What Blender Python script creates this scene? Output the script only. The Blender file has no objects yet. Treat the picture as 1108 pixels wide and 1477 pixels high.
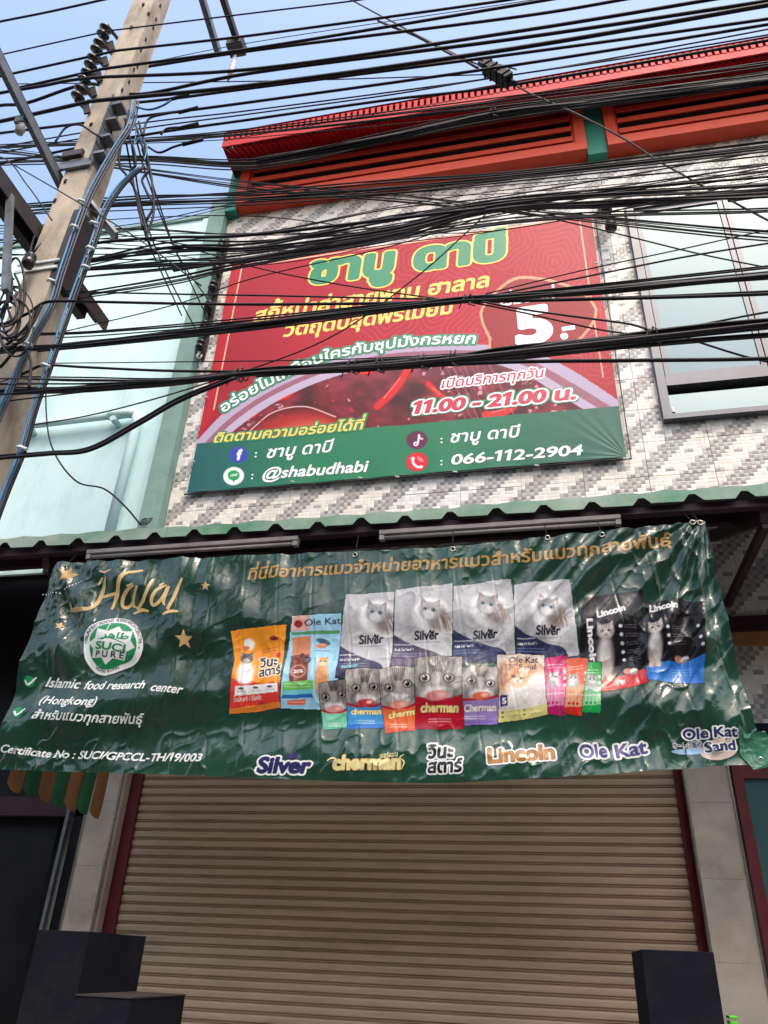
import bpy, math, random
import numpy as np
from mathutils import Matrix, Vector

random.seed(7)
S = bpy.context.scene
COL = S.collection

# ------------------------------------------------------------------ camera
F, CX, CY = 1110.0, 554.0, 738.5            # focal length and centre in photo pixels
RM = np.array([[0.97831016, 0.07003298, 0.19494771],
               [0.20339689, -0.50299621, -0.8400146],
               [0.03922923, 0.86144657, -0.50633079]])   # rows: world axes seen from the camera
EYE = np.array([0.0, 0.0, 1.6])
cd = bpy.data.cameras.new('camera')
cam = bpy.data.objects.new('camera', cd)
COL.objects.link(cam)
cd.sensor_fit = 'HORIZONTAL'
cd.sensor_width = 36.0
cd.lens = 36.0 * F / 1108.0
cd.clip_start = 0.05
cd.clip_end = 2000
U_, _, V_ = np.linalg.svd(RM)
RO = U_ @ V_
cam.matrix_world = Matrix([[*RO[0], EYE[0]], [*RO[1], EYE[1]], [*RO[2], EYE[2]], [0, 0, 0, 1]])
S.camera = cam

# ------------------------------------------------------------------ sky, sun, exposure
w = bpy.data.worlds.new('World')
S.world = w
w.use_nodes = True
SUN_EL, SUN_AZ = math.radians(60), math.radians(152)      # high, behind the viewer
nt = w.node_tree
sky = nt.nodes.new('ShaderNodeTexSky')
sky.sky_type = 'NISHITA'
sky.sun_disc = False
sky.sun_elevation = SUN_EL
sky.sun_rotation = SUN_AZ
sky.air_density = 1.5
sky.dust_density = 5.0
sky.ozone_density = 1.0
bg = nt.nodes['Background']
bg.inputs['Strength'].default_value = 0.15
nt.links.new(sky.outputs[0], bg.inputs['Color'])
sd = bpy.data.lights.new('sun', 'SUN')
sd.energy = 0.9
sd.angle = math.radians(14)
sd.color = (1.0, 0.95, 0.87)
sun = bpy.data.objects.new('sun', sd)
COL.objects.link(sun)
sv = Vector((math.sin(SUN_AZ) * math.cos(SUN_EL), math.cos(SUN_AZ) * math.cos(SUN_EL), math.sin(SUN_EL)))
sun.rotation_euler = sv.to_track_quat('Z', 'Y').to_euler()
sun.location = (0, -10, 20)
S.view_settings.view_transform = 'Standard'
S.view_settings.look = 'None'
S.view_settings.exposure = 1.15
S.view_settings.gamma = 1
S.view_settings.use_curve_mapping = False


# ------------------------------------------------------------------ helpers
def ray(x, y):
    return RM @ np.array([x - CX, -(y - CY), -F])


def at(x, y, Y):
    """the point of the vertical plane at depth Y that is seen at photo pixel x, y"""
    r = ray(x, y)
    return r * (Y / r[1]) + EYE


def atX(x, y, X):
    r = ray(x, y)
    return r * (X / r[0]) + EYE


def topx(P):
    q = (np.asarray(P) - EYE) @ RM
    return CX + F * q[..., 0] / -q[..., 2], CY - F * q[..., 1] / -q[..., 2]


def lin(c):
    """sRGB 0..255 to linear"""
    c = np.asarray(c, float) / 255.0
    return np.where(c <= 0.04045, c / 12.92, ((c + 0.055) / 1.055) ** 2.4)


def tag(o, label=None, cat=None, group=None, kind=None):
    if label: o['label'] = label
    if cat: o['category'] = cat
    if group: o['group'] = group
    if kind: o['kind'] = kind
    return o


def empty(name, loc=(0, 0, 0), label=None, cat=None, group=None, kind=None, parent=None):
    o = bpy.data.objects.new(name, None)
    COL.objects.link(o)
    o.location = loc
    if parent: o.parent = parent
    o.empty_display_size = 0.1
    return tag(o, label, cat, group, kind)


def link(name, me, parent=None):
    o = bpy.data.objects.new(name, me)
    COL.objects.link(o)
    if parent:
        o.parent = parent
        # world coordinates stay as modelled
        m = Matrix.Identity(4)
        p = parent
        loc = Vector((0, 0, 0))
        while p is not None:
            loc += p.location
            p = p.parent
        o.location = -loc
    return o


class MB:
    """collects shapes into one mesh, in world coordinates"""

    def __init__(s):
        s.v, s.f, s.sm = [], [], []

    def add(s, vs, fs, smooth=False):
        n = len(s.v)
        s.v += [tuple(map(float, p)) for p in vs]
        s.f += [tuple(n + i for i in f) for f in fs]
        s.sm += [smooth] * len(fs)
        return s

    def box(s, x0, x1, y0, y1, z0, z1, b=0.0):
        if b <= 0:
            vs = [(x, y, z) for z in (z0, z1) for y in (y0, y1) for x in (x0, x1)]
            return s.add(vs, [(0, 2, 3, 1), (4, 5, 7, 6), (0, 1, 5, 4), (2, 6, 7, 3), (0, 4, 6, 2), (1, 3, 7, 5)])
        # chamfered on the edges that face the street
        return s.prism_x([(y0 + b, z0), (y0, z0 + b), (y0, z1 - b), (y0 + b, z1), (y1, z1), (y1, z0)], x0, x1)

    def prism_x(s, pts, x0, x1):
        n = len(pts)
        vs = [(x0, p[0], p[1]) for p in pts] + [(x1, p[0], p[1]) for p in pts]
        fs = [tuple(range(n - 1, -1, -1)), tuple(range(n, 2 * n))]
        fs += [(i, (i + 1) % n, n + (i + 1) % n, n + i) for i in range(n)]
        return s.add(vs, fs)

    def prism_y(s, pts, y0, y1):
        n = len(pts)
        vs = [(p[0], y0, p[1]) for p in pts] + [(p[0], y1, p[1]) for p in pts]
        fs = [tuple(range(n)), tuple(range(2 * n - 1, n - 1, -1))]
        fs += [(i, n + i, n + (i + 1) % n, (i + 1) % n) for i in range(n)]
        return s.add(vs, fs)

    def beam(s, a, b, w, h, up=(0, 0, 1)):
        a, b, up = Vector(a), Vector(b), Vector(up)
        d = (b - a).normalized()
        r = d.cross(up).normalized()
        u = r.cross(d)
        vs = []
        for p in (a, b):
            for i, j in ((-1, -1), (1, -1), (1, 1), (-1, 1)):
                vs.append(p + r * (w / 2 * i) + u * (h / 2 * j))
        return s.add(vs, [(3, 2, 1, 0), (4, 5, 6, 7), (0, 1, 5, 4), (1, 2, 6, 5), (2, 3, 7, 6), (3, 0, 4, 7)])

    def tube(s, pts, r, n=7, caps=True):
        P = [Vector(p) for p in pts]
        rr = r if isinstance(r, (list, tuple)) else [r] * len(P)
        vs, fs = [], []
        prev = None
        for i, p in enumerate(P):
            t = (P[min(i + 1, len(P) - 1)] - P[max(i - 1, 0)]).normalized()
            if prev is None:
                a = Vector((0, 0, 1)) if abs(t.z) < 0.9 else Vector((1, 0, 0))
                prev = (a - t * a.dot(t)).normalized()
            else:
                prev = (prev - t * prev.dot(t)).normalized()
            q = t.cross(prev)
            for k in range(n):
                an = 2 * math.pi * k / n
                vs.append(p + (prev * math.cos(an) + q * math.sin(an)) * rr[i])
        for i in range(len(P) - 1):
            for k in range(n):
                k2 = (k + 1) % n
                fs.append((i * n + k, i * n + k2, (i + 1) * n + k2, (i + 1) * n + k))
        s.add(vs, fs, True)
        if caps:
            m = len(s.v) - len(vs)
            s.f += [tuple(m + k for k in range(n - 1, -1, -1)), tuple(m + (len(P) - 1) * n + k for k in range(n))]
            s.sm += [False, False]
        return s

    def build(s, name, m, parent=None):
        me = bpy.data.meshes.new(name)
        me.from_pydata(s.v, [], s.f)
        me.materials.append(m)
        me.polygons.foreach_set('use_smooth', s.sm)
        me.update()
        return link(name, me, parent)


def spline(pts, n=10):
    """Catmull-Rom through the points"""
    P = [np.array(p, float) for p in pts]
    if len(P) == 2:
        return [P[0] + (P[1] - P[0]) * k / n for k in range(n + 1)]
    P = [2 * P[0] - P[1]] + P + [2 * P[-1] - P[-2]]
    out = []
    for i in range(1, len(P) - 2):
        a, b, c, d = P[i - 1:i + 3]
        for k in range(n):
            t = k / n
            out.append(0.5 * (2 * b + (c - a) * t + (2 * a - 5 * b + 4 * c - d) * t * t + (3 * b - a - 3 * c + d) * t ** 3))
    out.append(P[-2])
    return out


# ------------------------------------------------------------------ materials
def mat(name, col, rough=0.6, metal=0.0, var=0.12, scale=3.0, bump=0.0, bscale=40.0, dirt=None, dirt_amt=0.0,
        dscale=1.5, spec=0.5, col2=None, stretch=None):
    m = bpy.data.materials.new(name)
    m.use_nodes = True
    N, L = m.node_tree.nodes, m.node_tree.links
    b = N['Principled BSDF']
    b.inputs['Roughness'].default_value = rough
    b.inputs['Metallic'].default_value = metal
    b.inputs['Specular IOR Level'].default_value = spec
    g = N.new('ShaderNodeNewGeometry')
    src = g.outputs['Position']
    if stretch:
        mp = N.new('ShaderNodeMapping')
        mp.inputs['Scale'].default_value = stretch
        L.new(src, mp.inputs[0])
        src = mp.outputs[0]
    n = N.new('ShaderNodeTexNoise')
    n.inputs['Scale'].default_value = scale
    n.inputs['Detail'].default_value = 6
    n.inputs['Roughness'].default_value = 0.65
    L.new(src, n.inputs['Vector'])
    cr = N.new('ShaderNodeValToRGB')
    c = np.array(col, float)
    c2 = np.array(col2, float) if col2 is not None else c * (1 + var)
    cr.color_ramp.elements[0].position = 0.35
    cr.color_ramp.elements[1].position = 0.68
    cr.color_ramp.elements[0].color = (*np.clip(c * (1 - var), 0, 1), 1)
    cr.color_ramp.elements[1].color = (*np.clip(c2, 0, 1), 1)
    L.new(n.outputs[0], cr.inputs[0])
    out = cr.outputs[0]
    if dirt is not None:
        n2 = N.new('ShaderNodeTexNoise')
        n2.inputs['Scale'].default_value = dscale
        n2.inputs['Detail'].default_value = 8
        n2.inputs['Roughness'].default_value = 0.72
        L.new(src, n2.inputs['Vector'])
        r2 = N.new('ShaderNodeMapRange')
        r2.inputs['From Min'].default_value = 0.5
        r2.inputs['From Max'].default_value = 0.75
        r2.inputs['To Max'].default_value = dirt_amt
        L.new(n2.outputs[0], r2.inputs[0])
        mx = N.new('ShaderNodeMixRGB')
        mx.inputs[2].default_value = (*dirt, 1)
        L.new(r2.outputs[0], mx.inputs[0])
        L.new(out, mx.inputs[1])
        out = mx.outputs[0]
    L.new(out, b.inputs['Base Color'])
    mr = N.new('ShaderNodeMapRange')
    mr.inputs['To Min'].default_value = max(0.02, rough - 0.1)
    mr.inputs['To Max'].default_value = min(1, rough + 0.1)
    L.new(n.outputs[0], mr.inputs[0])
    L.new(mr.outputs[0], b.inputs['Roughness'])
    if bump > 0:
        n3 = N.new('ShaderNodeTexNoise')
        n3.inputs['Scale'].default_value = bscale
        n3.inputs['Detail'].default_value = 5
        L.new(src, n3.inputs['Vector'])
        bp = N.new('ShaderNodeBump')
        bp.inputs['Strength'].default_value = 0.6
        bp.inputs['Distance'].default_value = bump
        L.new(n3.outputs[0], bp.inputs['Height'])
        L.new(bp.outputs[0], b.inputs['Normal'])
    return m


M = {}
M['cable'] = mat('black_cable', (0.009, 0.008, 0.012), 0.6, spec=0.25, var=0.3, scale=6, bump=0.001, bscale=60)
M['cable_grey'] = mat('grey_cable', (0.06, 0.05, 0.055), 0.6, spec=0.25, var=0.4, scale=9, bump=0.002, bscale=60)
M['cable_blue'] = mat('blue_cable', lin((45, 120, 165)), 0.45, var=0.2, scale=8)
M['cable_navy'] = mat('navy_cable', lin((35, 40, 62)), 0.5, var=0.3, scale=8)
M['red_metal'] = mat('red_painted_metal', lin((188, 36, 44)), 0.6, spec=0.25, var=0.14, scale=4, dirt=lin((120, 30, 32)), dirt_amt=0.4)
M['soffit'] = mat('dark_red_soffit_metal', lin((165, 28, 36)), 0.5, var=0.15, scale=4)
M['orange_red'] = mat('orange_red_painted_steel', lin((212, 76, 52)), 0.55, spec=0.3, var=0.1, scale=5, dirt=lin((120, 40, 30)), dirt_amt=0.35, dscale=5)
M['green_post'] = mat('teal_green_paint', lin((32, 128, 106)), 0.6, var=0.12, scale=5, dirt=lin((60, 110, 95)), dirt_amt=0.4)
M['mint'] = mat('mint_painted_plaster', lin((203, 230, 230)), 0.8, var=0.05, scale=1.2, bump=0.002, bscale=25,
                dirt=lin((150, 190, 182)), dirt_amt=0.7, dscale=1.3, stretch=(2.2, 2.2, 0.7))
M['mint_edge'] = mat('shade_toned_green_grey_plaster', lin((126, 156, 148)), 0.85, var=0.2, scale=3, bump=0.004, bscale=30,
                     dirt=lin((70, 92, 84)), dirt_amt=0.7, dscale=3)  # shade on the pier put into the base tone, random dirt over it
M['white_wall'] = mat('white_wall', lin((205, 212, 210)), 0.8, var=0.06)
M['concrete'] = mat('pole_concrete', lin((180, 166, 150)), 0.88, var=0.2, scale=9, bump=0.004, bscale=50,
                    dirt=lin((112, 98, 86)), dirt_amt=0.95, dscale=4.2, stretch=(1, 1, 0.45))
M['recess_shade'] = mat('recess_shade_black', (0.012, 0.01, 0.01), 0.9)  # near-black colour stands in for the shade inside holes and recesses
M['steel'] = mat('galvanised_steel', lin((112, 116, 122)), 0.5, 0.4, var=0.2, scale=14, dirt=lin((70, 52, 42)), dirt_amt=0.55, dscale=9)
M['dark_steel'] = mat('dark_weathered_steel', lin((58, 50, 54)), 0.6, 0.2, var=0.3, scale=14, dirt=lin((78, 46, 34)), dirt_amt=0.6, dscale=9)
M['porcelain'] = mat('brown_black_porcelain', (0.025, 0.018, 0.016), 0.2, var=0.25, scale=10)
M['white_clip'] = mat('white_tape', lin((215, 222, 225)), 0.6)
M['white_por'] = mat('white_porcelain', lin((225, 222, 222)), 0.35)
M['alu'] = mat('grey_aluminium_frame', lin((108, 108, 114)), 0.45, 0.35, var=0.08, scale=8, dirt=lin((80, 72, 76)), dirt_amt=0.4)
M['alu_bright'] = mat('bright_metal_trim', lin((205, 195, 182)), 0.25, 0.9, var=0.05)
M['black_gap'] = mat('black_rubber_gap', (0.006, 0.006, 0.008), 0.8)
M['shopfront_shade'] = mat('shopfront_shade_black', (0.008, 0.007, 0.010), 0.4, var=0.5, scale=2, spec=0.3)  # near-black base colour carries the shade under the awning
M['maroon'] = mat('maroon_painted_steel', lin((100, 20, 32)), 0.5, var=0.2, scale=7)
M['maroon_dark'] = mat('dark_maroon_painted_steel', lin((52, 26, 34)), 0.6, var=0.25, scale=7)
M['sheet_under'] = mat('dark_green_grey_roof_sheet', lin((62, 66, 72)), 0.6, 0.0, var=0.25, scale=4)
M['flash'] = mat('green_flashing_pale_reflection', lin((96, 168, 130)), 0.5, var=0.18, scale=0.9, col2=lin((214, 214, 202)),
                 dirt=lin((110, 125, 110)), dirt_amt=0.5, dscale=7)  # pale patches put the edge's reflected light into the colour, dirt is random
M['lamp_body'] = mat('grey_white_lamp_housing', lin((150, 142, 140)), 0.5, dirt=lin((90, 80, 76)), dirt_amt=0.6, dscale=8)
M['slat'] = mat('beige_painted_shutter_steel', lin((200, 174, 148)), 0.42, var=0.07, scale=2.5, bump=0.0008, bscale=90,
                dirt=lin((158, 130, 108)), dirt_amt=0.6, dscale=2.4, stretch=(0.7, 1, 2.5))
M['stand'] = mat('black_felt_board', (0.006, 0.006, 0.011), 0.85, spec=0.15, dirt=(0.03, 0.03, 0.032), dirt_amt=0.35, dscale=6, var=0.15, scale=60, bump=0.0008, bscale=300)
M['tan'] = mat('tan_awning_vinyl', lin((165, 118, 78)), 0.5, var=0.15, scale=8, dirt=lin((110, 70, 45)), dirt_amt=0.5, dscale=8)
M['green_vinyl'] = mat('green_awning_vinyl', lin((30, 115, 75)), 0.4, var=0.15, scale=8)
M['pave'] = mat('pavement_concrete', (0.18, 0.17, 0.16), 0.9, var=0.12, scale=2, bump=0.004, bscale=30, dirt=(0.12, 0.11, 0.1), dirt_amt=0.5)
M['asphalt'] = mat('asphalt', (0.055, 0.054, 0.053), 0.92, var=0.2, scale=3, bump=0.006, bscale=90)
M['kerb'] = mat('kerb_concrete', (0.34, 0.33, 0.31), 0.9, var=0.1)
M['lime'] = mat('lime_green_plastic', lin((90, 200, 60)), 0.4)
M['brownwood'] = mat('brown_board', lin((52, 46, 46)), 0.7)


def stone_mat():
    m = bpy.data.materials.new('grey_brown_marbled_stone')
    m.use_nodes = True
    N, L = m.node_tree.nodes, m.node_tree.links
    b = N['Principled BSDF']
    b.inputs['Roughness'].default_value = 0.22
    g = N.new('ShaderNodeNewGeometry')
    n1 = N.new('ShaderNodeTexNoise'); n1.inputs['Scale'].default_value = 2.6; n1.inputs['Detail'].default_value = 8
    n1.inputs['Distortion'].default_value = 1.6
    L.new(g.outputs['Position'], n1.inputs['Vector'])
    cr = N.new('ShaderNodeValToRGB')
    e = cr.color_ramp.elements
    e[0].position = 0.3; e[0].color = (*lin((172, 160, 150)), 1)
    e[1].position = 0.7; e[1].color = (*lin((208, 196, 184)), 1)
    L.new(n1.outputs[0], cr.inputs[0])
    n2 = N.new('ShaderNodeTexNoise'); n2.inputs['Scale'].default_value = 3.2; n2.inputs['Detail'].default_value = 4
    n2.inputs['Distortion'].default_value = 2.5
    L.new(g.outputs['Position'], n2.inputs['Vector'])
    v = N.new('ShaderNodeValToRGB')
    v.color_ramp.elements[0].position = 0.485; v.color_ramp.elements[0].color = (0, 0, 0, 1)
    v.color_ramp.elements[1].position = 0.515; v.color_ramp.elements[1].color = (0, 0, 0, 1)
    q = v.color_ramp.elements.new(0.5); q.color = (0.5, 0.5, 0.5, 1)
    L.new(n2.outputs[0], v.inputs[0])
    mx = N.new('ShaderNodeMixRGB'); mx.inputs[2].default_value = (*lin((205, 195, 182)), 1)
    L.new(v.outputs[0], mx.inputs[0]); L.new(cr.outputs[0], mx.inputs[1])
    L.new(mx.outputs[0], b.inputs['Base Color'])
    return m


M['stone'] = stone_mat()


def mosaic_mat():
    """glazed tile printed with a small grey and white check that steps diagonally"""
    m = bpy.data.materials.new('grey_white_mosaic_print_tile')
    m.use_nodes = True
    N, L = m.node_tree.nodes, m.node_tree.links
    b = N['Principled BSDF']
    b.inputs['Roughness'].default_value = 0.35
    g = N.new('ShaderNodeNewGeometry')
    sp = N.new('ShaderNodeSeparateXYZ'); L.new(g.outputs['Position'], sp.inputs[0])

    def math_(op, a, bb=None, c=None):
        n = N.new('ShaderNodeMath'); n.operation = op
        for i, x in enumerate((a, bb, c)):
            if x is None: continue
            if isinstance(x, (int, float)): n.inputs[i].default_value = x
            else: L.new(x, n.inputs[i])
        return n.outputs[0]
    X = math_('DIVIDE', math_('ADD', sp.outputs[0], 3.47), 0.032)
    Z = math_('DIVIDE', math_('SUBTRACT', sp.outputs[2], 3.6), 0.032)
    u, v = math_('FLOOR', X), math_('FLOOR', Z)
    fu, fv = math_('FRACT', X), math_('FRACT', Z)
    cb = N.new('ShaderNodeCombineXYZ'); L.new(u, cb.inputs[0]); L.new(v, cb.inputs[1])
    wn = N.new('ShaderNodeTexWhiteNoise'); wn.noise_dimensions = '2D'; L.new(cb.outputs[0], wn.inputs['Vector'])
    # light bands of diamonds and grey checked bands stepping up to the right
    d = math_('MODULO', math_('ADD', math_('SUBTRACT', u, v), 1200), 12)
    e_ = math_('MODULO', math_('ADD', math_('ADD', u, v), 1200), 10)
    par = math_('MODULO', u, 2)
    odd = math_('MODULO', d, 2)
    grey = math_('GREATER_THAN', d, 5.5)
    chk = math_('MULTIPLY', odd, math_('ADD', 0.45, math_('MULTIPLY', par, 0.55)))   # checked, every other dark cell darker
    gz_ = math_('SUBTRACT', 0.52, math_('MULTIPLY', chk, 0.34))
    cross = math_('LESS_THAN', e_, 1.5)
    wz_ = math_('SUBTRACT', 0.86, math_('MULTIPLY', math_('MULTIPLY', cross, math_('MODULO', math_('FLOOR', math_('MULTIPLY', d, 0.5)), 2)), 0.5))
    edge = math_('MULTIPLY', math_('COMPARE', d, 6, 0.4), par)
    a = math_('ADD', math_('MULTIPLY', grey, gz_), math_('MULTIPLY', math_('SUBTRACT', 1, grey), wz_))
    a = math_('MAXIMUM', a, math_('MULTIPLY', edge, 0.95))
    a = math_('ADD', a, math_('MULTIPLY', math_('SUBTRACT', wn.outputs[0], 0.5), 0.18))
    cr = N.new('ShaderNodeValToRGB')
    e = cr.color_ramp.elements
    e[0].position = 0.0; e[0].color = (*lin((106, 103, 104)), 1)
    e[1].position = 0.95; e[1].color = (*lin((238, 232, 225)), 1)
    k = cr.color_ramp.elements.new(0.38); k.color = (*lin((160, 156, 155)), 1)
    k = cr.color_ramp.elements.new(0.66); k.color = (*lin((204, 199, 195)), 1)
    L.new(a, cr.inputs[0])
    # warm and cool patches from tile to tile
    n1 = N.new('ShaderNodeTexNoise'); n1.inputs['Scale'].default_value = 1.1; L.new(g.outputs['Position'], n1.inputs['Vector'])
    mp = N.new('ShaderNodeMixRGB'); mp.blend_type = 'MULTIPLY'; mp.inputs[0].default_value = 1
    c2 = N.new('ShaderNodeValToRGB')
    c2.color_ramp.elements[0].position = 0.4; c2.color_ramp.elements[0].color = (1, 0.97, 0.93, 1)
    c2.color_ramp.elements[1].position = 0.6; c2.color_ramp.elements[1].color = (0.95, 0.97, 1, 1)
    L.new(n1.outputs[0], c2.inputs[0]); L.new(cr.outputs[0], mp.inputs[1]); L.new(c2.outputs[0], mp.inputs[2])
    ns = N.new('ShaderNodeTexNoise'); ns.inputs['Scale'].default_value = 1.0; ns.inputs['Detail'].default_value = 6
    mpg = N.new('ShaderNodeMapping'); mpg.inputs['Scale'].default_value = (5, 5, 0.5)
    L.new(g.outputs['Position'], mpg.inputs[0]); L.new(mpg.outputs[0], ns.inputs['Vector'])
    rs = N.new('ShaderNodeMapRange'); rs.inputs['From Min'].default_value = 0.52; rs.inputs['From Max'].default_value = 0.8; rs.inputs['To Max'].default_value = 0.35
    L.new(ns.outputs[0], rs.inputs[0])
    ms = N.new('ShaderNodeMixRGB'); ms.inputs[2].default_value = (*lin((150, 140, 128)), 1)
    L.new(rs.outputs[0], ms.inputs[0]); L.new(mp.outputs[0], ms.inputs[1])
    L.new(ms.outputs[0], b.inputs['Base Color'])
    # embossed squares: each slopes its own way, with a thin groove between
    gx = math_('MINIMUM', fu, math_('SUBTRACT', 1, fu)); gz = math_('MINIMUM', fv, math_('SUBTRACT', 1, fv))
    ed = math_('MINIMUM', math_('MULTIPLY', math_('MINIMUM', gx, gz), 8), 1)
    h = math_('ADD', ed, math_('MULTIPLY', wn.outputs[0], 0.8))
    tl = math_('MULTIPLY', math_('SUBTRACT', fu, fv), math_('SUBTRACT', wn.outputs[0], 0.5))
    h = math_('ADD', h, tl)
    bp = N.new('ShaderNodeBump'); bp.inputs['Strength'].default_value = 0.7; bp.inputs['Distance'].default_value = 0.0022
    L.new(h, bp.inputs['Height']); L.new(bp.outputs[0], b.inputs['Normal'])
    return m


M['mosaic'] = mosaic_mat()


def glass_mat(name, tint, rough=0.04, metal=0.85, wav=0.0025):
    """reflective tinted glazing with the slight waviness of float glass"""
    m = bpy.data.materials.new(name)
    m.use_nodes = True
    N, L = m.node_tree.nodes, m.node_tree.links
    b = N['Principled BSDF']
    b.inputs['Base Color'].default_value = (*tint, 1)
    b.inputs['Roughness'].default_value = rough
    b.inputs['Metallic'].default_value = metal
    n = N.new('ShaderNodeTexNoise'); n.inputs['Scale'].default_value = 1.3; n.inputs['Detail'].default_value = 1
    g = N.new('ShaderNodeNewGeometry'); L.new(g.outputs['Position'], n.inputs['Vector'])
    bp = N.new('ShaderNodeBump'); bp.inputs['Strength'].default_value = 1; bp.inputs['Distance'].default_value = wav
    L.new(n.outputs[0], bp.inputs['Height']); L.new(bp.outputs[0], b.inputs['Normal'])
    return m


M['glass'] = glass_mat('reflective_pale_glass', lin((98, 111, 116)))
M['glass_dark'] = glass_mat('dark_door_glass', lin((40, 60, 66)), 0.06, 0.6)
M['glass_teal'] = glass_mat('teal_tinted_door_glass', lin((100, 140, 142)), 0.08, 0.5)
M['glass_navy'] = glass_mat('dark_navy_glass', lin((26, 32, 52)), 0.1, 0.3)


def vinyl_mat(name, col=None, rough=0.3, crinkle=0.0015, cscale=9.0, use_attr=False, coat=0.0, spec=0.5):
    """printed banner vinyl; creases come from the same world-space noise on cloth and print so they run through both"""
    m = bpy.data.materials.new(name)
    m.use_nodes = True
    N, L = m.node_tree.nodes, m.node_tree.links
    b = N['Principled BSDF']
    b.inputs['Roughness'].default_value = rough
    b.inputs['Coat Weight'].default_value = coat
    b.inputs['Specular IOR Level'].default_value = spec
    b.inputs['Coat Roughness'].default_value = 0.18
    g = N.new('ShaderNodeNewGeometry')
    if use_attr:
        a = N.new('ShaderNodeVertexColor'); a.layer_name = 'print'
        L.new(a.outputs[0], b.inputs['Base Color'])
    else:
        b.inputs['Base Color'].default_value = (*col, 1)
    if crinkle > 0:
        n = N.new('ShaderNodeTexNoise'); n.inputs['Scale'].default_value = cscale; n.inputs['Detail'].default_value = 3
        n.inputs['Distortion'].default_value = 1.2
        L.new(g.outputs['Position'], n.inputs['Vector'])
        s = N.new('ShaderNodeMath'); s.operation = 'SUBTRACT'; s.inputs[1].default_value = 0.5; L.new(n.outputs[0], s.inputs[0])
        ab = N.new('ShaderNodeMath'); ab.operation = 'ABSOLUTE'; L.new(s.outputs[0], ab.inputs[0])
        v = N.new('ShaderNodeTexVoronoi'); v.feature = 'F1'; v.inputs['Scale'].default_value = cscale * 1.3
        ds = N.new('ShaderNodeVectorMath'); ds.operation = 'ADD'
        n4 = N.new('ShaderNodeTexNoise'); n4.inputs['Scale'].default_value = 4
        L.new(g.outputs['Position'], n4.inputs['Vector'])
        L.new(g.outputs['Position'], ds.inputs[0]); L.new(n4.outputs['Color'], ds.inputs[1])
        L.new(ds.outputs[0], v.inputs['Vector'])
        ad = N.new('ShaderNodeMath'); ad.operation = 'MULTIPLY_ADD'; ad.inputs[1].default_value = 0.35
        L.new(v.outputs[0], ad.inputs[0]); L.new(ab.outputs[0], ad.inputs[2])
        bp = N.new('ShaderNodeBump'); bp.inputs['Strength'].default_value = 1; bp.inputs['Distance'].default_value = crinkle * 6
        L.new(ad.outputs[0], bp.inputs['Height']); L.new(bp.outputs[0], b.inputs['Normal'])
        L.new(bp.outputs[0], b.inputs['Coat Normal'])
    return m


# ------------------------------------------------------------------ value noise, for cloth relief and printed fur
def lattice(seed):
    return np.random.RandomState(seed).rand(256, 256)


_LAT = {}


def vnoise(x, y, seed=0):
    if seed not in _LAT: _LAT[seed] = lattice(seed)
    A = _LAT[seed]
    xi, yi = np.floor(x).astype(int), np.floor(y).astype(int)
    fx, fy = x - xi, y - yi
    fx, fy = fx * fx * fx * (fx * (fx * 6 - 15) + 10), fy * fy * fy * (fy * (fy * 6 - 15) + 10)
    a, b = A[yi % 256, xi % 256], A[yi % 256, (xi + 1) % 256]
    c, d = A[(yi + 1) % 256, xi % 256], A[(yi + 1) % 256, (xi + 1) % 256]
    return (a * (1 - fx) + b * fx) * (1 - fy) + (c * (1 - fx) + d * fx) * fy


def fbm(x, y, seed=0, o=4):
    t, a, n = 0, 0.5, 0
    for k in range(o):
        t = t + a * vnoise(x * 2 ** k, y * 2 ** k, seed + k)
        n += a
        a *= 0.5
    return t / n


# ------------------------------------------------------------------ lettering: outlines -> distance field -> flat print
_tc = bpy.data.curves.new('type', 'FONT')
_tc.size = 1.0
_to = bpy.data.objects.new('type', _tc)
COL.objects.link(_to)


def raw_outline(text):
    _tc.body = text
    bpy.context.view_layer.update()
    cu = _to.to_curve(bpy.context.evaluated_depsgraph_get())
    loops = []
    for sp in cu.splines:
        bp = sp.bezier_points
        n = len(bp)
        if n < 2: continue
        pts = []
        for i in range(n):
            a, b = bp[i], bp[(i + 1) % n]
            p0, p1, p2, p3 = (np.array(q[:2]) for q in (a.co, a.handle_right, b.handle_left, b.co))
            straight = np.linalg.norm((p1 - p0)) + np.linalg.norm(p3 - p2) < 1e-6 or \
                abs(np.cross(p3 - p0, p1 - p0)) + abs(np.cross(p3 - p0, p2 - p0)) < 1e-5
            for k in range(1 if straight else 5):
                t = k / 5
                pts.append((1 - t) ** 3 * p0 + 3 * (1 - t) ** 2 * t * p1 + 3 * (1 - t) * t * t * p2 + t ** 3 * p3)
        loops.append(np.array(pts))
    _to.to_curve_clear()
    return loops


TONES = set('\u0e48\u0e49\u0e4a\u0e4b\u0e4c')
UPPER = set('\u0e31\u0e34\u0e35\u0e36\u0e37\u0e33\u0e4d')
_oc = {}


def one_glyph():
    """a figure one with a flag, which the built-in face draws as a bare stroke"""
    return np.array([(.17, 0), (.27, 0), (.27, .73), (.19, .73), (.03, .63), (.03, .54), (.17, .61)])


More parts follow.
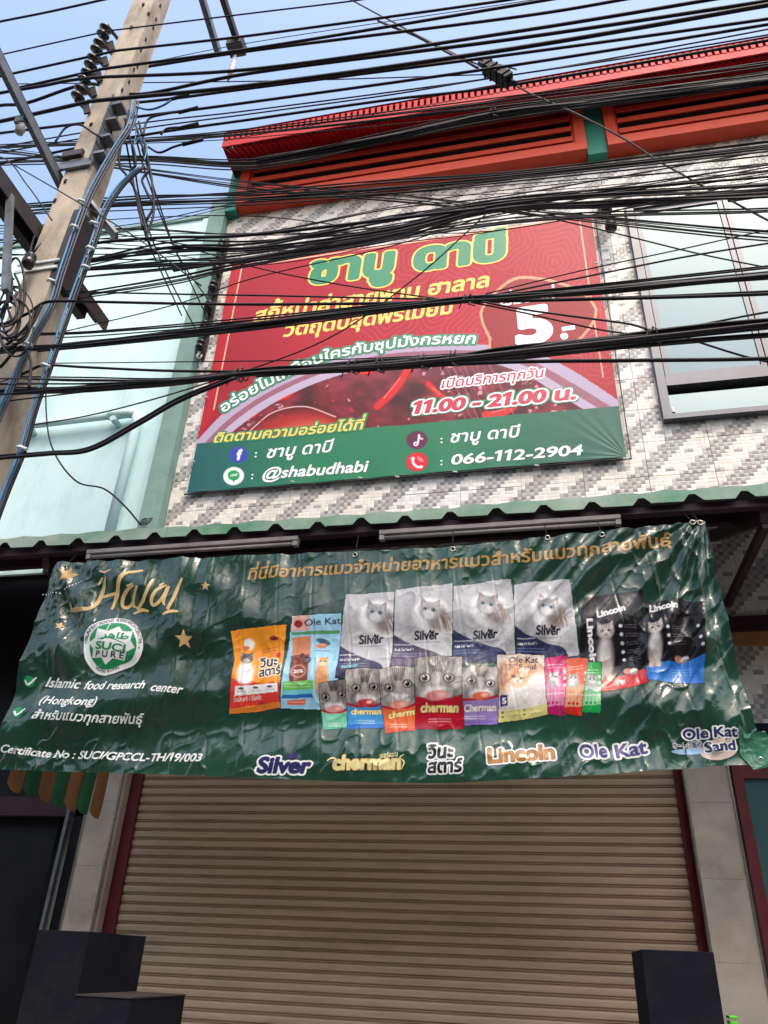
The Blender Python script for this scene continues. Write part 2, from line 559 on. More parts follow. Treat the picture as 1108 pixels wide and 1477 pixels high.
def outline(text):
    if text in _oc: return _oc[text]
    if '1' in text and not (set(text) & (TONES | UPPER)):
        bar = max(l[:, 0].max() for l in raw_outline('|'))
        loops, pen = [], 0.0
        for ch in text:
            if ch == '1':
                q = one_glyph()[::-1]
                adv = .40
            else:
                adv = max(l[:, 0].max() for l in raw_outline(ch + '|')) - bar
                q = None
            for l in ([q] if q is not None else (raw_outline(ch) if ch != ' ' else [])):
                m = l.copy(); m[:, 0] += pen
                loops.append(m)
            pen += adv
        _oc[text] = loops
        return loops
    base, extra = '', []
    i = 0
    while i < len(text):
        ch = text[i]
        nxt = text[i + 1] if i + 1 < len(text) else ''
        if ch in TONES and ((base and base[-1] in UPPER) or nxt == '\u0e33'):
            extra.append((base, ch))
        else:
            base += ch
        i += 1
    loops = raw_outline(base)
    bar = max(l[:, 0].max() for l in raw_outline('|')) if extra else 0
    tone0 = None
    for pre, ch in extra:
        adv = max(l[:, 0].max() for l in raw_outline(pre + '|')) - bar
        # the bare mark, placed by comparing with the mark after a known consonant
        a = raw_outline('\u0e01' + ch)
        b = raw_outline('\u0e01')
        advk = max(l[:, 0].max() for l in raw_outline('\u0e01|')) - bar
        mk = [l for l in a if not any(len(l) == len(m) and np.allclose(l, m) for m in b)]
        for l in mk:
            q = l.copy()
            q[:, 0] += adv - advk
            q[:, 1] += 0.235
            loops.append(q)
    _oc[text] = loops
    return loops


_fc = {}
CAP = None


def field(text, R=0.16, res=0.016):
    key = (text, R, res)
    if key in _fc: return _fc[key]
    loops = outline(text)
    allp = np.concatenate(loops)
    ix0, iy0 = allp.min(0)
    ix1, iy1 = allp.max(0)
    x0, y0 = ix0 - R - res, iy0 - R - res
    nx, ny = int((ix1 + R - x0) / res) + 2, int((iy1 + R - y0) / res) + 2
    D = np.full((ny, nx), R * 1.5)
    Wn = np.zeros((ny, nx + 1))
    gx, gy = x0 + np.arange(nx) * res, y0 + np.arange(ny) * res
    for l in loops:
        Q = np.roll(l, -1, 0)
        for (ax, ay), (bx, by) in zip(l, Q):
            dx, dy = bx - ax, by - ay
            L2 = dx * dx + dy * dy
            if L2 < 1e-12: continue
            if dy != 0:
                lo, hi = (ay, by) if dy > 0 else (by, ay)
                j0, j1 = int(math.ceil((lo - y0) / res)), int(math.ceil((hi - y0) / res))
                if j1 > j0:
                    jj = np.arange(j0, j1)
                    xc = ax + (gy[jj] - ay) / dy * dx
                    Wn[jj, np.ceil((xc - x0) / res).astype(int)] += 1 if dy > 0 else -1
            i0 = max(0, int((min(ax, bx) - R - x0) / res)); i1 = min(nx, int((max(ax, bx) + R - x0) / res) + 2)
            j0 = max(0, int((min(ay, by) - R - y0) / res)); j1 = min(ny, int((max(ay, by) + R - y0) / res) + 2)
            X, Y = gx[None, i0:i1] - ax, gy[j0:j1, None] - ay
            t = np.clip((X * dx + Y * dy) / L2, 0, 1)
            d = np.hypot(X - t * dx, Y - t * dy)
            np.minimum(D[j0:j1, i0:i1], d, out=D[j0:j1, i0:i1])
    inside = np.cumsum(Wn, 1)[:, :nx] != 0
    sd = np.where(inside, D, -D)
    out = dict(sd=sd, x0=x0, y0=y0, res=res, ink=(ix0, iy0, ix1, iy1))
    _fc[key] = out
    return out


THAI_H = 0.56
LAT_H = 0.73


def poly_field(P, res, R=0.02):
    """distance field of polygons given in plane metres"""
    P = [np.array(p, float) for p in P]
    key = None
    global _oc
    name = '\0poly%d' % len(_oc)
    _oc[name] = P
    return field(name, R, res)


MS = {1: [(0, 4, 7)], 2: [(4, 1, 5)], 3: [(0, 1, 5, 7)], 4: [(5, 2, 6)], 5: [(0, 4, 7), (5, 2, 6)], 6: [(4, 1, 2, 6)],
      7: [(0, 1, 2, 6, 7)], 8: [(7, 6, 3)], 9: [(0, 4, 6, 3)], 10: [(4, 1, 5), (7, 6, 3)], 11: [(0, 1, 5, 6, 3)],
      12: [(7, 5, 2, 3)], 13: [(0, 4, 5, 2, 3)], 14: [(4, 1, 2, 3, 7)]}


def march(f, thr, K=6):
    """polygons (arrays n x k x 2 in field coordinates) of the region sd > thr"""
    sd = f['sd'] - thr
    ins = sd > 0
    a, b, c, d = sd[:-1, :-1], sd[:-1, 1:], sd[1:, 1:], sd[1:, :-1]
    code = ins[:-1, :-1] * 1 + ins[:-1, 1:] * 2 + ins[1:, 1:] * 4 + ins[1:, :-1] * 8
    x0, y0, r = f['x0'], f['y0'], f['res']
    out = []
    full = code == 15
    cols = np.arange(full.shape[1])
    brk = (cols % K) == 0
    prev = np.zeros_like(full); prev[:, 1:] = full[:, :-1]
    st = full & (~prev | brk[None, :])
    nxt = np.zeros_like(full); nxt[:, :-1] = full[:, 1:]
    nb = np.zeros(full.shape[1], bool); nb[:-1] = brk[1:]
    en = full & (~nxt | nb[None, :])
    sj, si = np.nonzero(st)
    ej, ei = np.nonzero(en)
    if len(si):
        xa, xb, ya = x0 + si * r, x0 + (ei + 1) * r, y0 + sj * r
        out.append(np.stack([np.stack([xa, ya], 1), np.stack([xb, ya], 1), np.stack([xb, ya + r], 1), np.stack([xa, ya + r], 1)], 1))
    for cs, polys in MS.items():
        j, i = np.nonzero(code == cs)
        if not len(i): continue
        A, B, C, Dd = a[j, i], b[j, i], c[j, i], d[j, i]
        X, Y = x0 + i * r, y0 + j * r
        def fr(p, q):
            return np.clip(p / np.where(np.abs(p - q) < 1e-12, 1e-12, p - q), 0, 1)
        pts = [(X, Y), (X + r, Y), (X + r, Y + r), (X, Y + r), (X + r * fr(A, B), Y), (X + r, Y + r * fr(B, C)),
               (X + r * fr(Dd, C), Y + r), (X, Y + r * fr(A, Dd))]
        for p in polys:
            out.append(np.stack([np.stack(pts[k], 1) for k in p], 1))
    return out


class Sheet:
    """a hanging printed sheet in the plane Y, with relief h(X, z) towards the street"""

    def __init__(s, Y, h, root):
        s.Y, s.h, s.root = Y, h, root
        s.n = 0

    def xz(s, x, y):
        p = at(x, y, s.Y)
        return np.array([p[0], p[2]])

    def verts(s, X, Z, off):
        return np.stack([X, s.Y - s.h(X, Z) - off, Z], -1)

    def normals(s, X, Z):
        e = 0.004
        hx = (s.h(X + e, Z) - s.h(X - e, Z)) / (2 * e)
        hz = (s.h(X, Z + e) - s.h(X, Z - e)) / (2 * e)
        n = np.stack([-hx, -np.ones_like(hx), -hz], -1)
        return n / np.linalg.norm(n, axis=-1, keepdims=True)

    def mesh(s, name, polys, m, off, colors=None, parent=None):
        """polys: list of arrays n x k x 2 in plane metres"""
        vs, tot, starts, base = [], [], [], 0
        for P in polys:
            n, k = P.shape[:2]
            vs.append(P.reshape(-1, 2))
            tot.append(np.full(n, k))
        V2 = np.concatenate(vs)
        tot = np.concatenate(tot).astype(np.int32)
        nl = len(V2)
        me = bpy.data.meshes.new(name)
        me.vertices.add(nl); me.loops.add(nl); me.polygons.add(len(tot))
        me.vertices.foreach_set('co', s.verts(V2[:, 0], V2[:, 1], off).astype(np.float32).ravel())
        me.loops.foreach_set('vertex_index', np.arange(nl, dtype=np.int32))
        me.polygons.foreach_set('loop_start', np.concatenate([[0], np.cumsum(tot)[:-1]]).astype(np.int32))
        me.polygons.foreach_set('loop_total', tot)
        me.polygons.foreach_set('use_smooth', np.ones(len(tot), bool))
        me.update()
        me.normals_split_custom_set_from_vertices(s.normals(V2[:, 0], V2[:, 1]).astype(np.float32))
        me.materials.append(m)
        s.n += 1
        return link(name, me, parent or s.root)

    def path(s, pts):
        P = [s.xz(*p) for p in pts]
        P = np.array(spline(P, 12) if len(P) > 2 else [P[0], P[1]])
        d = np.concatenate([[0], np.cumsum(np.hypot(*np.diff(P, axis=0).T))])
        return P, d

    def text(s, txt, pts, hpx, m, off, bold=0.0, slant=0.0, thai=True, name='lettering', outline_=None, res=0.016):
        """print txt along a path given by photo pixels; hpx is the height of a plain letter"""
        f = field(txt, res=res)
        P, d = s.path(pts)
        ix0, _, ix1, _ = f['ink']
        ix0, ix1 = ix0 - bold, ix1 + bold
        sx = d[-1] / (ix1 - ix0)
        p0 = pts[0]
        hm = s.xz(p0[0], p0[1] - hpx)[1] - s.xz(*p0)[1]
        sy = hm / (THAI_H if thai else LAT_H)
        K = max(1, int(0.012 / (sx * res)))

        def mp(Q):
            t = Q[..., 1] * sy
            u = (Q[..., 0] - ix0) * sx + slant * t
            uc = np.clip(u, 0, d[-1])
            bx, bz = np.interp(uc, d, P[:, 0]), np.interp(uc, d, P[:, 1])
            e = d[-1] * 0.01
            ua, ub = np.clip(uc - e, 0, d[-1]), np.clip(uc + e, 0, d[-1])
            tx, tz = np.interp(ub, d, P[:, 0]) - np.interp(ua, d, P[:, 0]), np.interp(ub, d, P[:, 1]) - np.interp(ua, d, P[:, 1])
            ln = np.hypot(tx, tz)
            tx, tz = tx / ln, tz / ln
            ex = u - uc
            return np.stack([bx + tx * ex - tz * t, bz + tz * ex + tx * t], -1)
        made = []
        layers = []
        for o_, om in (outline_ or []):
            layers.append((bold + o_, om, 'lettering_outline'))
        layers.append((bold, m, name))
        for i, (bw, mm, nm) in enumerate(layers):
            polys = [mp(q) for q in march(f, -bw, K)]
            made.append(s.mesh(nm, polys, mm, off + 0.0006 * i))
        return made

    def shape(s, name, polys_px, m, off, px=True, res=0.004, parent=None):
        P = [np.array([s.xz(*q) for q in p]) if px else np.array(p) for p in polys_px]
        f = poly_field(P, res, R=res * 2.5)
        return s.mesh(name, march(f, 0.0, max(1, int(0.012 / res))), m, off, parent=parent)

    def stroke(s, name, px_pts, wpx, m, off, res=0.004):
        """pen stroke through photo pixels with widths in pixels"""
        C = np.array(spline(px_pts, 10) if len(px_pts) > 2 else px_pts, float)
        W = np.interp(np.linspace(0, 1, len(C)), np.linspace(0, 1, len(wpx)), wpx) / 2
        T = np.gradient(C, axis=0)
        T /= np.linalg.norm(T, axis=1, keepdims=True)
        Nn = np.stack([-T[:, 1], T[:, 0]], 1)
        return s.shape(name, [np.concatenate([C + Nn * W[:, None], (C - Nn * W[:, None])[::-1]])], m, off, res=res)


def circle(cx, cy, rx, ry=None, n=28, a0=0, rot=0):
    ry = ry or rx
    c, sn = math.cos(rot), math.sin(rot)
    out = []
    for k in range(n):
        a = a0 + 2 * math.pi * k / n
        x, y = rx * math.cos(a), ry * math.sin(a)
        out.append((cx + x * c - y * sn, cy + x * sn + y * c))
    return out


def star(cx, cy, r, rot=0, n=5, q=0.42):
    return [(cx + (r if k % 2 == 0 else r * q) * math.sin(rot + math.pi * k / n),
             cy - (r if k % 2 == 0 else r * q) * math.cos(rot + math.pi * k / n)) for k in range(2 * n)]


class Canvas:
    """a printed picture worked out cell by cell; coordinates are photo pixels, cells lie on the sheet"""

    def __init__(s, sheet, x0, y0, x1, y1, cell):
        cs = [sheet.xz(x, y) for x in (x0, x1) for y in (y0, y1)]
        X0, X1 = min(c[0] for c in cs), max(c[0] for c in cs)
        Z0, Z1 = min(c[1] for c in cs), max(c[1] for c in cs)
        s.sh = sheet
        s.cell = cell
        s.gx = np.arange(X0, X1 + cell, cell)
        s.gz = np.arange(Z0, Z1 + cell, cell)
        s.X, s.Z = np.meshgrid(s.gx, s.gz)
        P = np.stack([s.X, np.full_like(s.X, sheet.Y), s.Z], -1)
        s.x, s.y = topx(P)
        s.img = np.zeros(s.X.shape + (3,))
        s.id = np.zeros(s.X.shape, int)
        s.cur = 0
        s.clip = None

    def sub(s, x0, y0, x1, y1, pad=3):
        m = (s.x > x0 - pad) & (s.x < x1 + pad) & (s.y > y0 - pad) & (s.y < y1 + pad)
        if not m.any(): return None
        j, i = np.nonzero(m)
        return slice(j.min(), j.max() + 1), slice(i.min(), i.max() + 1)

    def blend(s, sl, a, col):
        if s.clip is not None: a = a * s.clip[sl]
        a = a[..., None]
        s.img[sl] = s.img[sl] * (1 - a) + np.asarray(col, float) * a

    def inside(s, pts, sl=None):
        x, y = (s.x, s.y) if sl is None else (s.x[sl], s.y[sl])
        c = np.zeros(x.shape, bool)
        n = len(pts)
        for i in range(n):
            (x1, y1), (x2, y2) = pts[i], pts[(i + 1) % n]
            if y1 == y2: continue
            c ^= ((y1 > y) != (y2 > y)) & (x < (x2 - x1) * (y - y1) / (y2 - y1) + x1)
        return c

    def poly(s, pts, col, alpha=1.0):
        xs, ys = zip(*pts)
        sl = s.sub(min(xs), min(ys), max(xs), max(ys))
        if sl: s.blend(sl, s.inside(pts, sl) * alpha, col)

    def bag(s, i, pts, col):
        """start a new package: everything painted until the next stays inside it"""
        m = s.inside(pts)
        s.id[m] = i
        s.clip = m.astype(float)
        s.img[m] = col

    def ell(s, cx, cy, rx, ry, col, rot=0, soft=0.25, alpha=1.0):
        R = max(rx, ry) * 1.3
        sl = s.sub(cx - R, cy - R, cx + R, cy + R)
        if not sl: return
        x, y = s.x[sl] - cx, s.y[sl] - cy
        c, q = math.cos(rot), math.sin(rot)
        u, v = (x * c + y * q) / rx, (-x * q + y * c) / ry
        s.blend(sl, np.clip((1 - np.hypot(u, v)) / soft + 0.5, 0, 1) * alpha, col)

    def line(s, pts, w, col, alpha=1.0):
        P = spline(pts, 8) if len(pts) > 2 else [np.array(p, float) for p in pts]
        xs, ys = [p[0] for p in P], [p[1] for p in P]
        sl = s.sub(min(xs) - w, min(ys) - w, max(xs) + w, max(ys) + w)
        if not sl: return
        D = np.full(s.x[sl].shape, 99.0)
        for a, b in zip(P[:-1], P[1:]):
            d = b - a
            L2 = max(1e-9, d @ d)
            t = np.clip(((s.x[sl] - a[0]) * d[0] + (s.y[sl] - a[1]) * d[1]) / L2, 0, 1)
            D = np.minimum(D, np.hypot(s.x[sl] - a[0] - t * d[0], s.y[sl] - a[1] - t * d[1]))
        s.blend(sl, np.clip(w / 2 - D + 0.4, 0, 1) * alpha, col)

    def text(s, txt, p0, p1, hpx, col, bold=0.0, slant=0.0, thai=False, halo=None):
        f = field(txt, R=0.1, res=0.025)
        ix0, _, ix1, _ = f['ink']
        a, b = np.array(p0, float), np.array(p1, float)
        u = b - a
        v = np.array([u[1], -u[0]]) / np.linalg.norm(u) * hpx / (THAI_H if thai else LAT_H)   # up, one em
        u = u / (ix1 - ix0)
        v = v + slant * u
        sl = s.sub(min(p0[0], p1[0]) - 2 * hpx, min(p0[1], p1[1]) - 3 * hpx, max(p0[0], p1[0]) + 2 * hpx, max(p0[1], p1[1]) + 2 * hpx)
        if not sl: return
        Mi = np.linalg.inv(np.array([u, v]).T)
        dx, dy = s.x[sl] - a[0], s.y[sl] - a[1]
        tx, ty = Mi[0, 0] * dx + Mi[0, 1] * dy + ix0, Mi[1, 0] * dx + Mi[1, 1] * dy
        gx, gy = (tx - f['x0']) / f['res'], (ty - f['y0']) / f['res']
        ny, nx = f['sd'].shape
        ok = (gx > 0) & (gx < nx - 1.01) & (gy > 0) & (gy < ny - 1.01)
        gi, gj = np.clip(gx, 0, nx - 2).astype(int), np.clip(gy, 0, ny - 2).astype(int)
        fx, fy = np.clip(gx - gi, 0, 1), np.clip(gy - gj, 0, 1)
        A = f['sd']
        sd = (A[gj, gi] * (1 - fx) + A[gj, gi + 1] * fx) * (1 - fy) + (A[gj + 1, gi] * (1 - fx) + A[gj + 1, gi + 1] * fx) * fy
        aa = 0.5 * LAT_H / hpx
        if halo:
            s.blend(sl, np.clip((sd + bold + halo[0]) / aa + 0.5, 0, 1) * ok, halo[1])
        s.blend(sl, np.clip((sd + bold) / aa + 0.5, 0, 1) * ok, col)

    def fur(s, amt, sx=1.5, sy=4.0, seed=3, ang=0.3):
        """grain of fur or print inside the current package"""
        x = s.x * math.cos(ang) + s.y * math.sin(ang)
        y = -s.x * math.sin(ang) + s.y * math.cos(ang)
        n = fbm(x / sx, y / sy, seed, 3) - 0.5
        m = s.clip if s.clip is not None else 1
        s.img += (n * amt * m)[..., None]

    def emit(s, name, i, m, off, parent=None):
        fm = s.id[:-1, :-1] == i
        fm &= s.id[1:, 1:] == i
        j, k = np.nonzero(fm)
        if not len(j): return None
        ny, nx = s.X.shape
        idx = np.full(ny * nx, -1)
        c = np.stack([j * nx + k, j * nx + k + 1, (j + 1) * nx + k + 1, (j + 1) * nx + k], 1)
        used = np.unique(c)
        idx[used] = np.arange(len(used))
        X, Z = s.X.ravel()[used], s.Z.ravel()[used]
        me = bpy.data.meshes.new(name)
        me.vertices.add(len(used)); me.loops.add(c.size); me.polygons.add(len(c))
        me.vertices.foreach_set('co', s.sh.verts(X, Z, off).astype(np.float32).ravel())
        me.loops.foreach_set('vertex_index', idx[c].astype(np.int32).ravel())
        me.polygons.foreach_set('loop_start', (np.arange(len(c)) * 4).astype(np.int32))
        me.polygons.foreach_set('loop_total', np.full(len(c), 4, np.int32))
        me.polygons.foreach_set('use_smooth', np.ones(len(c), bool))
        me.update()
        at_ = me.color_attributes.new('print', 'FLOAT_COLOR', 'POINT')
        rgb = lin(np.clip(s.img.reshape(-1, 3)[used], 0, 255))
        at_.data.foreach_set('color', np.concatenate([rgb, np.ones((len(rgb), 1))], 1).astype(np.float32).ravel())
        me.normals_split_custom_set_from_vertices(s.sh.normals(X, Z).astype(np.float32))
        me.materials.append(m)
        return link(name, me, parent or s.sh.root)


# ================================================================== the ground
def sheet_obj(name, x0, x1, y0, y1, z, m):
    return tag(MB().add([(x0, y0, z), (x1, y0, z), (x1, y1, z), (x0, y1, z)], [(0, 1, 2, 3)]).build(name, m), kind='structure')


sheet_obj('ground', -500, 500, -500, 500, -0.16, M['pave'])
sheet_obj('road', -500, 500, -6.0, 2.0, -0.15, M['asphalt'])
tag(MB().box(-60, 60, 2.12, 5.5, -0.15, 0.0).build('pavement', M['pave']), kind='structure')
tag(MB().box(-60, 60, 2.0, 2.12, -0.15, 0.0, 0.02).build('kerb', M['kerb']), kind='structure')

# ================================================================== the shop building
D = 5.2
XL, XR = -3.13, 4.9
shop = empty('shop_building', (0, 5.2, 0), 'two storey shop house clad in grey and white mosaic tile above a beige roller shutter', 'building')
WX0, WX1, WZ0, WZ1 = 1.02, 2.72, 5.36, 7.90                     # upper window opening
wall = MB()
wall.box(XL, XR, D + 0.012, D + 0.25, 3.0, 5.36)
wall.box(XL, WX0, D + 0.012, D + 0.25, 5.36, 7.9)
wall.box(WX1, XR, D + 0.012, D + 0.25, 5.36, 7.9)
wall.box(XL, XR, D + 0.012, D + 0.25, 7.9, 9.9)
wall_o = wall.build('wall', M['mosaic'], shop)
# tiles 48 x 32 cm, full ones share one mesh
TW, TH, TX0, TZ0 = 0.48, 0.32, -3.47, 3.6
full = None
rt = random.Random(3)
for c in range(0, 14):
    for r in range(0, 17):
        x0, z0 = TX0 + c * TW, TZ0 + r * TH
        x1, z1 = x0 + TW, z0 + TH
        X0, X1, Z0, Z1 = max(x0, XL), min(x1, 3.2), max(z0, 3.71), min(z1, 8.70)
        if X1 - X0 < 0.03 or Z1 - Z0 < 0.03: continue
        rects = [(X0, X1, Z0, Z1)]
        if X1 > WX0 and X0 < WX1 and Z1 > WZ0 and Z0 < WZ1:
            rects = []
            if X0 < WX0: rects.append((X0, WX0, Z0, Z1))
            if X1 > WX1: rects.append((WX1, X1, Z0, Z1))
            a, b = max(X0, WX0), min(X1, WX1)
            if Z0 < WZ0: rects.append((a, b, Z0, WZ0))
            if Z1 > WZ1: rects.append((a, b, WZ1, Z1))
        for (a, b, d, e) in rects:
            if b - a < 0.02 or e - d < 0.02: continue
            g = 0.0007
            isfull = abs(b - a - TW) < 1e-6 and abs(e - d - TH) < 1e-6
            if isfull and full is not None:
                o = bpy.data.objects.new('wall_tile', full)
                COL.objects.link(o)
            else:
                mb = MB()
                w2, h2 = (b - a) / 2 - g, (e - d) / 2 - g
                q = 0.002
                vs = [(-w2, 0.012, -h2), (w2, 0.012, -h2), (w2, 0.012, h2), (-w2, 0.012, h2),
                      (-w2, q, -h2), (w2, q, -h2), (w2, q, h2), (-w2, q, h2),
                      (-w2 + q, 0, -h2 + q), (w2 - q, 0, -h2 + q), (w2 - q, 0, h2 - q), (-w2 + q, 0, h2 - q)]
                fs = [(0, 1, 5, 4), (1, 2, 6, 5), (2, 3, 7, 6), (3, 0, 4, 7), (4, 5, 9, 8), (5, 6, 10, 9), (6, 7, 11, 10), (7, 4, 8, 11), (8, 9, 10, 11)]
                me = bpy.data.meshes.new('wall_tile')
                me.from_pydata(vs, [], fs)
                me.materials.append(M['mosaic'])
                o = bpy.data.objects.new('wall_tile', me)
                COL.objects.link(o)
                if isfull: full = me
            o.parent = wall_o
            px_, pz_ = (a + b) / 2, (d + e) / 2
            o.location = (px_, D + rt.uniform(-0.0012, 0.0008), pz_)
            o.rotation_euler = (rt.uniform(-0.003, 0.003), 0, rt.uniform(-0.003, 0.003))

# ---- louvred attic band: orange red frames with sloping blades, teal posts between
def louver_bay(x0, x1):
    z0, z1, bw, y0, y1 = 8.70, 9.56, 0.105, 5.04, 5.2
    fr = MB()
    fr.box(x0, x1, y0, y1, z0, z0 + 0.13, 0.004)
    fr.box(x0, x1, y0, y1, z1 - 0.07, z1, 0.004)
    fr.box(x0, x0 + bw, y0 + 0.003, y1, z0 + 0.13, z1 - 0.07)
    fr.box(x1 - bw, x1, y0 + 0.003, y1, z0 + 0.13, z1 - 0.07)
    # inner bead of the frame
    fr.box(x0 + bw, x0 + bw + 0.025, y0 + 0.04, y1, z0 + 0.13, z1 - 0.07)
    fr.box(x1 - bw - 0.025, x1 - bw, y0 + 0.04, y1, z0 + 0.13, z1 - 0.07)
    f = fr.build('louver_frame', M['orange_red'], shop)
    MB().box(x0 + bw, x1 - bw, 5.17, 5.19, z0 + 0.13, z1 - 0.07).build('louver_back', M['recess_shade'], f)
    lv = None
    for k in range(4):
        z = z0 + 0.135 + k * 0.170 + 0.045
        mb = MB().prism_x([(5.050, z), (5.056, z - 0.004), (5.10, z + 0.035), (5.10, z + 0.092), (5.056, z + 0.076)], x0 + bw + 0.025, x1 - bw - 0.025)
        lv = mb.build('louver', M['orange_red'], f)


louver_bay(-3.00, 0.745)
louver_bay(0.945, 4.75)
for (a, b) in ((-3.14, -3.004), (0.749, 0.941)):
    MB().box(a, b, 5.09, 5.2, 8.66, 9.75, 0.008).build('green_post', M['green_post'], shop)

# ---- eaves: ribbed metal fascia and soffit
def ribbed(x0, x1, pitch, a, b, thick, depth):
    """a sheet between two lines a=(y,z) and b=(y,z) with ribs across X"""
    mb = MB()
    n = int((x1 - x0) / pitch)
    ya, za = a; yb, zb = b
    dy, dz = yb - ya, zb - za
    l = math.hypot(dy, dz)
    ny, nz = dz / l * depth, -dy / l * depth
    vs, prof = [], []
    for i in range(n):
        x = x0 + i * pitch
        prof += [(x, 0), (x + pitch * 0.5, 0), (x + pitch * 0.56, 1), (x + pitch * 0.94, 1)]
    prof.append((x0 + n * pitch, 0))
    for (x, k) in prof:
        vs += [(x, ya - ny * k, za - nz * k), (x, yb - ny * k, zb - nz * k)]
    return mb.add(vs, [(2 * i, 2 * i + 2, 2 * i + 3, 2 * i + 1) for i in range(len(prof) - 1)])


eaves = MB()
eaves.box(-3.10, 5.0, 4.70, 4.715, 9.235, 9.335)
eaves.box(-3.10, 5.0, 4.705, 4.76, 9.455, 9.475)
fas = eaves.build('roof_fascia', M['red_metal'], shop)
teeth = MB()
for k in range(int(8.06 / 0.066)):
    teeth.box(-3.08 + k * 0.066, -3.08 + k * 0.066 + 0.038, 4.695, 4.712, 9.337, 9.452)
teeth.build('fascia_rib_panel', M['red_metal'], fas)
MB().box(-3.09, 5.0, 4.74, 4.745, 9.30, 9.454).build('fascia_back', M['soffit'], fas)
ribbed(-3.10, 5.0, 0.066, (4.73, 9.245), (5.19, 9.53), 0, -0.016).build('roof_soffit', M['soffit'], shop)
rf = MB().add([(-3.1, 4.69, 9.478), (5.0, 4.69, 9.478), (5.0, 12, 11.4), (-3.1, 12, 11.4)], [(0, 1, 2, 3)])
rf.add([(-3.1, 4.69, 9.47), (-3.1, 12, 11.39), (-3.1, 12, 9.0), (-3.1, 4.72, 9.25)], [(0, 1, 2, 3)])
rf.build('roof', M['red_metal'], shop)
MB().box(XL, XR, D + 0.26, 12, 3.0, 8.9).build('body', M['white_wall'], shop)
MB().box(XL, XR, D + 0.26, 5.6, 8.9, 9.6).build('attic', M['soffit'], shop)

# ---- upper window
win = MB()
y0, y1 = 5.135, 5.26
win.box(WX0, WX0 + 0.065, y0, y1, WZ0, WZ1)
win.box(WX1 - 0.065, WX1, y0, y1, WZ0, WZ1)
win.box(WX0 + 0.065, WX1 - 0.065, y0, y1, WZ0, WZ0 + 0.045)
win.box(WX0 + 0.065, WX1 - 0.065, y0, y1, WZ1 - 0.06, WZ1)
win.box(WX0 + 0.065, WX1 - 0.065, y0 - 0.003, y1, 5.685, 5.775)
win_o = win.build('window', M['alu'], shop)
for a, b in ((WX0 + 0.075, 1.865), (1.875, WX1 - 0.075)):
    s = MB()
    t = 0.04
    s.box(a, a + t, y0 + 0.02, y0 + 0.055, 5.785, 7.83); s.box(b - t, b, y0 + 0.02, y0 + 0.055, 5.785, 7.83)
    s.box(a + t, b - t, y0 + 0.02, y0 + 0.055, 5.785, 5.785 + t); s.box(a + t, b - t, y0 + 0.02, y0 + 0.055, 7.83 - t, 7.83)
    sash = s.build('sash', M['alu'], win_o)
    MB().box(a + t, b - t, y0 + 0.034, y0 + 0.04, 5.785 + t, 7.83 - t).build('pane', M['glass'], win_o)
MB().box(WX0 + 0.07, WX1 - 0.07, 5.25, 5.26, WZ0 + 0.05, WZ1 - 0.06).build('gap_shade', M['recess_shade'], win_o)
lo = MB()       # hopper light below the transom, its top edge tipped inwards
lo.beam((WX0 + 0.085, y0 + 0.02, 5.42), (WX0 + 0.085, y0 + 0.08, 5.61), 0.03, 0.02, (1, 0, 0))
lo.build('hopper_sash', M['alu'], win_o)
MB().add([(WX0 + 0.07, y0 + 0.02, 5.405), (WX1 - 0.07, y0 + 0.02, 5.405), (WX1 - 0.07, y0 + 0.035, 5.615), (WX0 + 0.07, y0 + 0.035, 5.615)],
         [(0, 1, 2, 3)]).build('pane', M['glass'], win_o)

# ---- ground floor: stone columns with bright trims, roller shutter between, shop doors to the right
def column(x0, x1, name='stone_column'):
    core = MB().box(x0, x1, D + 0.01, 5.6, 0, 3.4).build(name, M['stone'], shop)
    z = 0.0
    k = 0
    while z < 3.3:
        h = 0.42
        z1 = min(z + h, 3.4)
        MB().box(x0 + 0.0, x1 - 0.0, D - 0.004 + rt.uniform(-0.0008, 0.0008), D + 0.008, z + 0.0006, z1 - 0.0006, 0.0006).build('stone_slab', M['stone'], core)
        z = z1
    for x in (x0, x1):
        MB().box(x - 0.006, x + 0.006, D - 0.012, D - 0.0055, 0, 3.4).build('corner_trim', M['alu_bright'], core)
    return core


column(-3.262, -3.035)
column(0.775, 1.035)
MB().box(-3.034, -3.012, D + 0.012, 5.33, 0, 3.3).build('reveal', M['stone'], shop)
sh = empty('roller_shutter', (0, 5.32, 0), parent=shop)
sh.location = (0, 0.12, 0)
prof = [(0.003, 0.0), (0.003, 0.005), (-0.008, 0.007), (-0.008, 0.0105), (0.003, 0.0125), (0.003, 0.0165), (-0.0115, 0.019), (-0.0135, 0.030),
        (-0.0135, 0.045), (-0.011, 0.055), (0.003, 0.0575)]
SX0, SX1 = -2.935, 0.735
sv_, sf_ = [], []
for x in (SX0, SX1):
    sv_ += [(x, p[0], p[1]) for p in prof]
n = len(prof)
sf_ = [(i, n + i, n + i + 1, i + 1) for i in range(n - 1)]
slat_me = bpy.data.meshes.new('slat')
slat_me.from_pydata(sv_, [], sf_)
slat_me.materials.append(M['slat'])
for k in range(52):
    o = bpy.data.objects.new('slat', slat_me)
    COL.objects.link(o)
    o.parent = sh
    o.location = (rt.uniform(-0.002, 0.002), rt.uniform(-0.0018, 0.0018), 0.04 + k * 0.0575)
for a, b in ((-3.010, -2.925), (0.725, 0.80)):
    MB().box(a, b, 5.285, 5.36, 0, 3.2, 0.004).build('guide_rail', M['maroon'], sh)
MB().box(-3.0, 0.8, 5.26, 5.6, 2.99, 3.4).build('shutter_housing', M['maroon_dark'], sh)
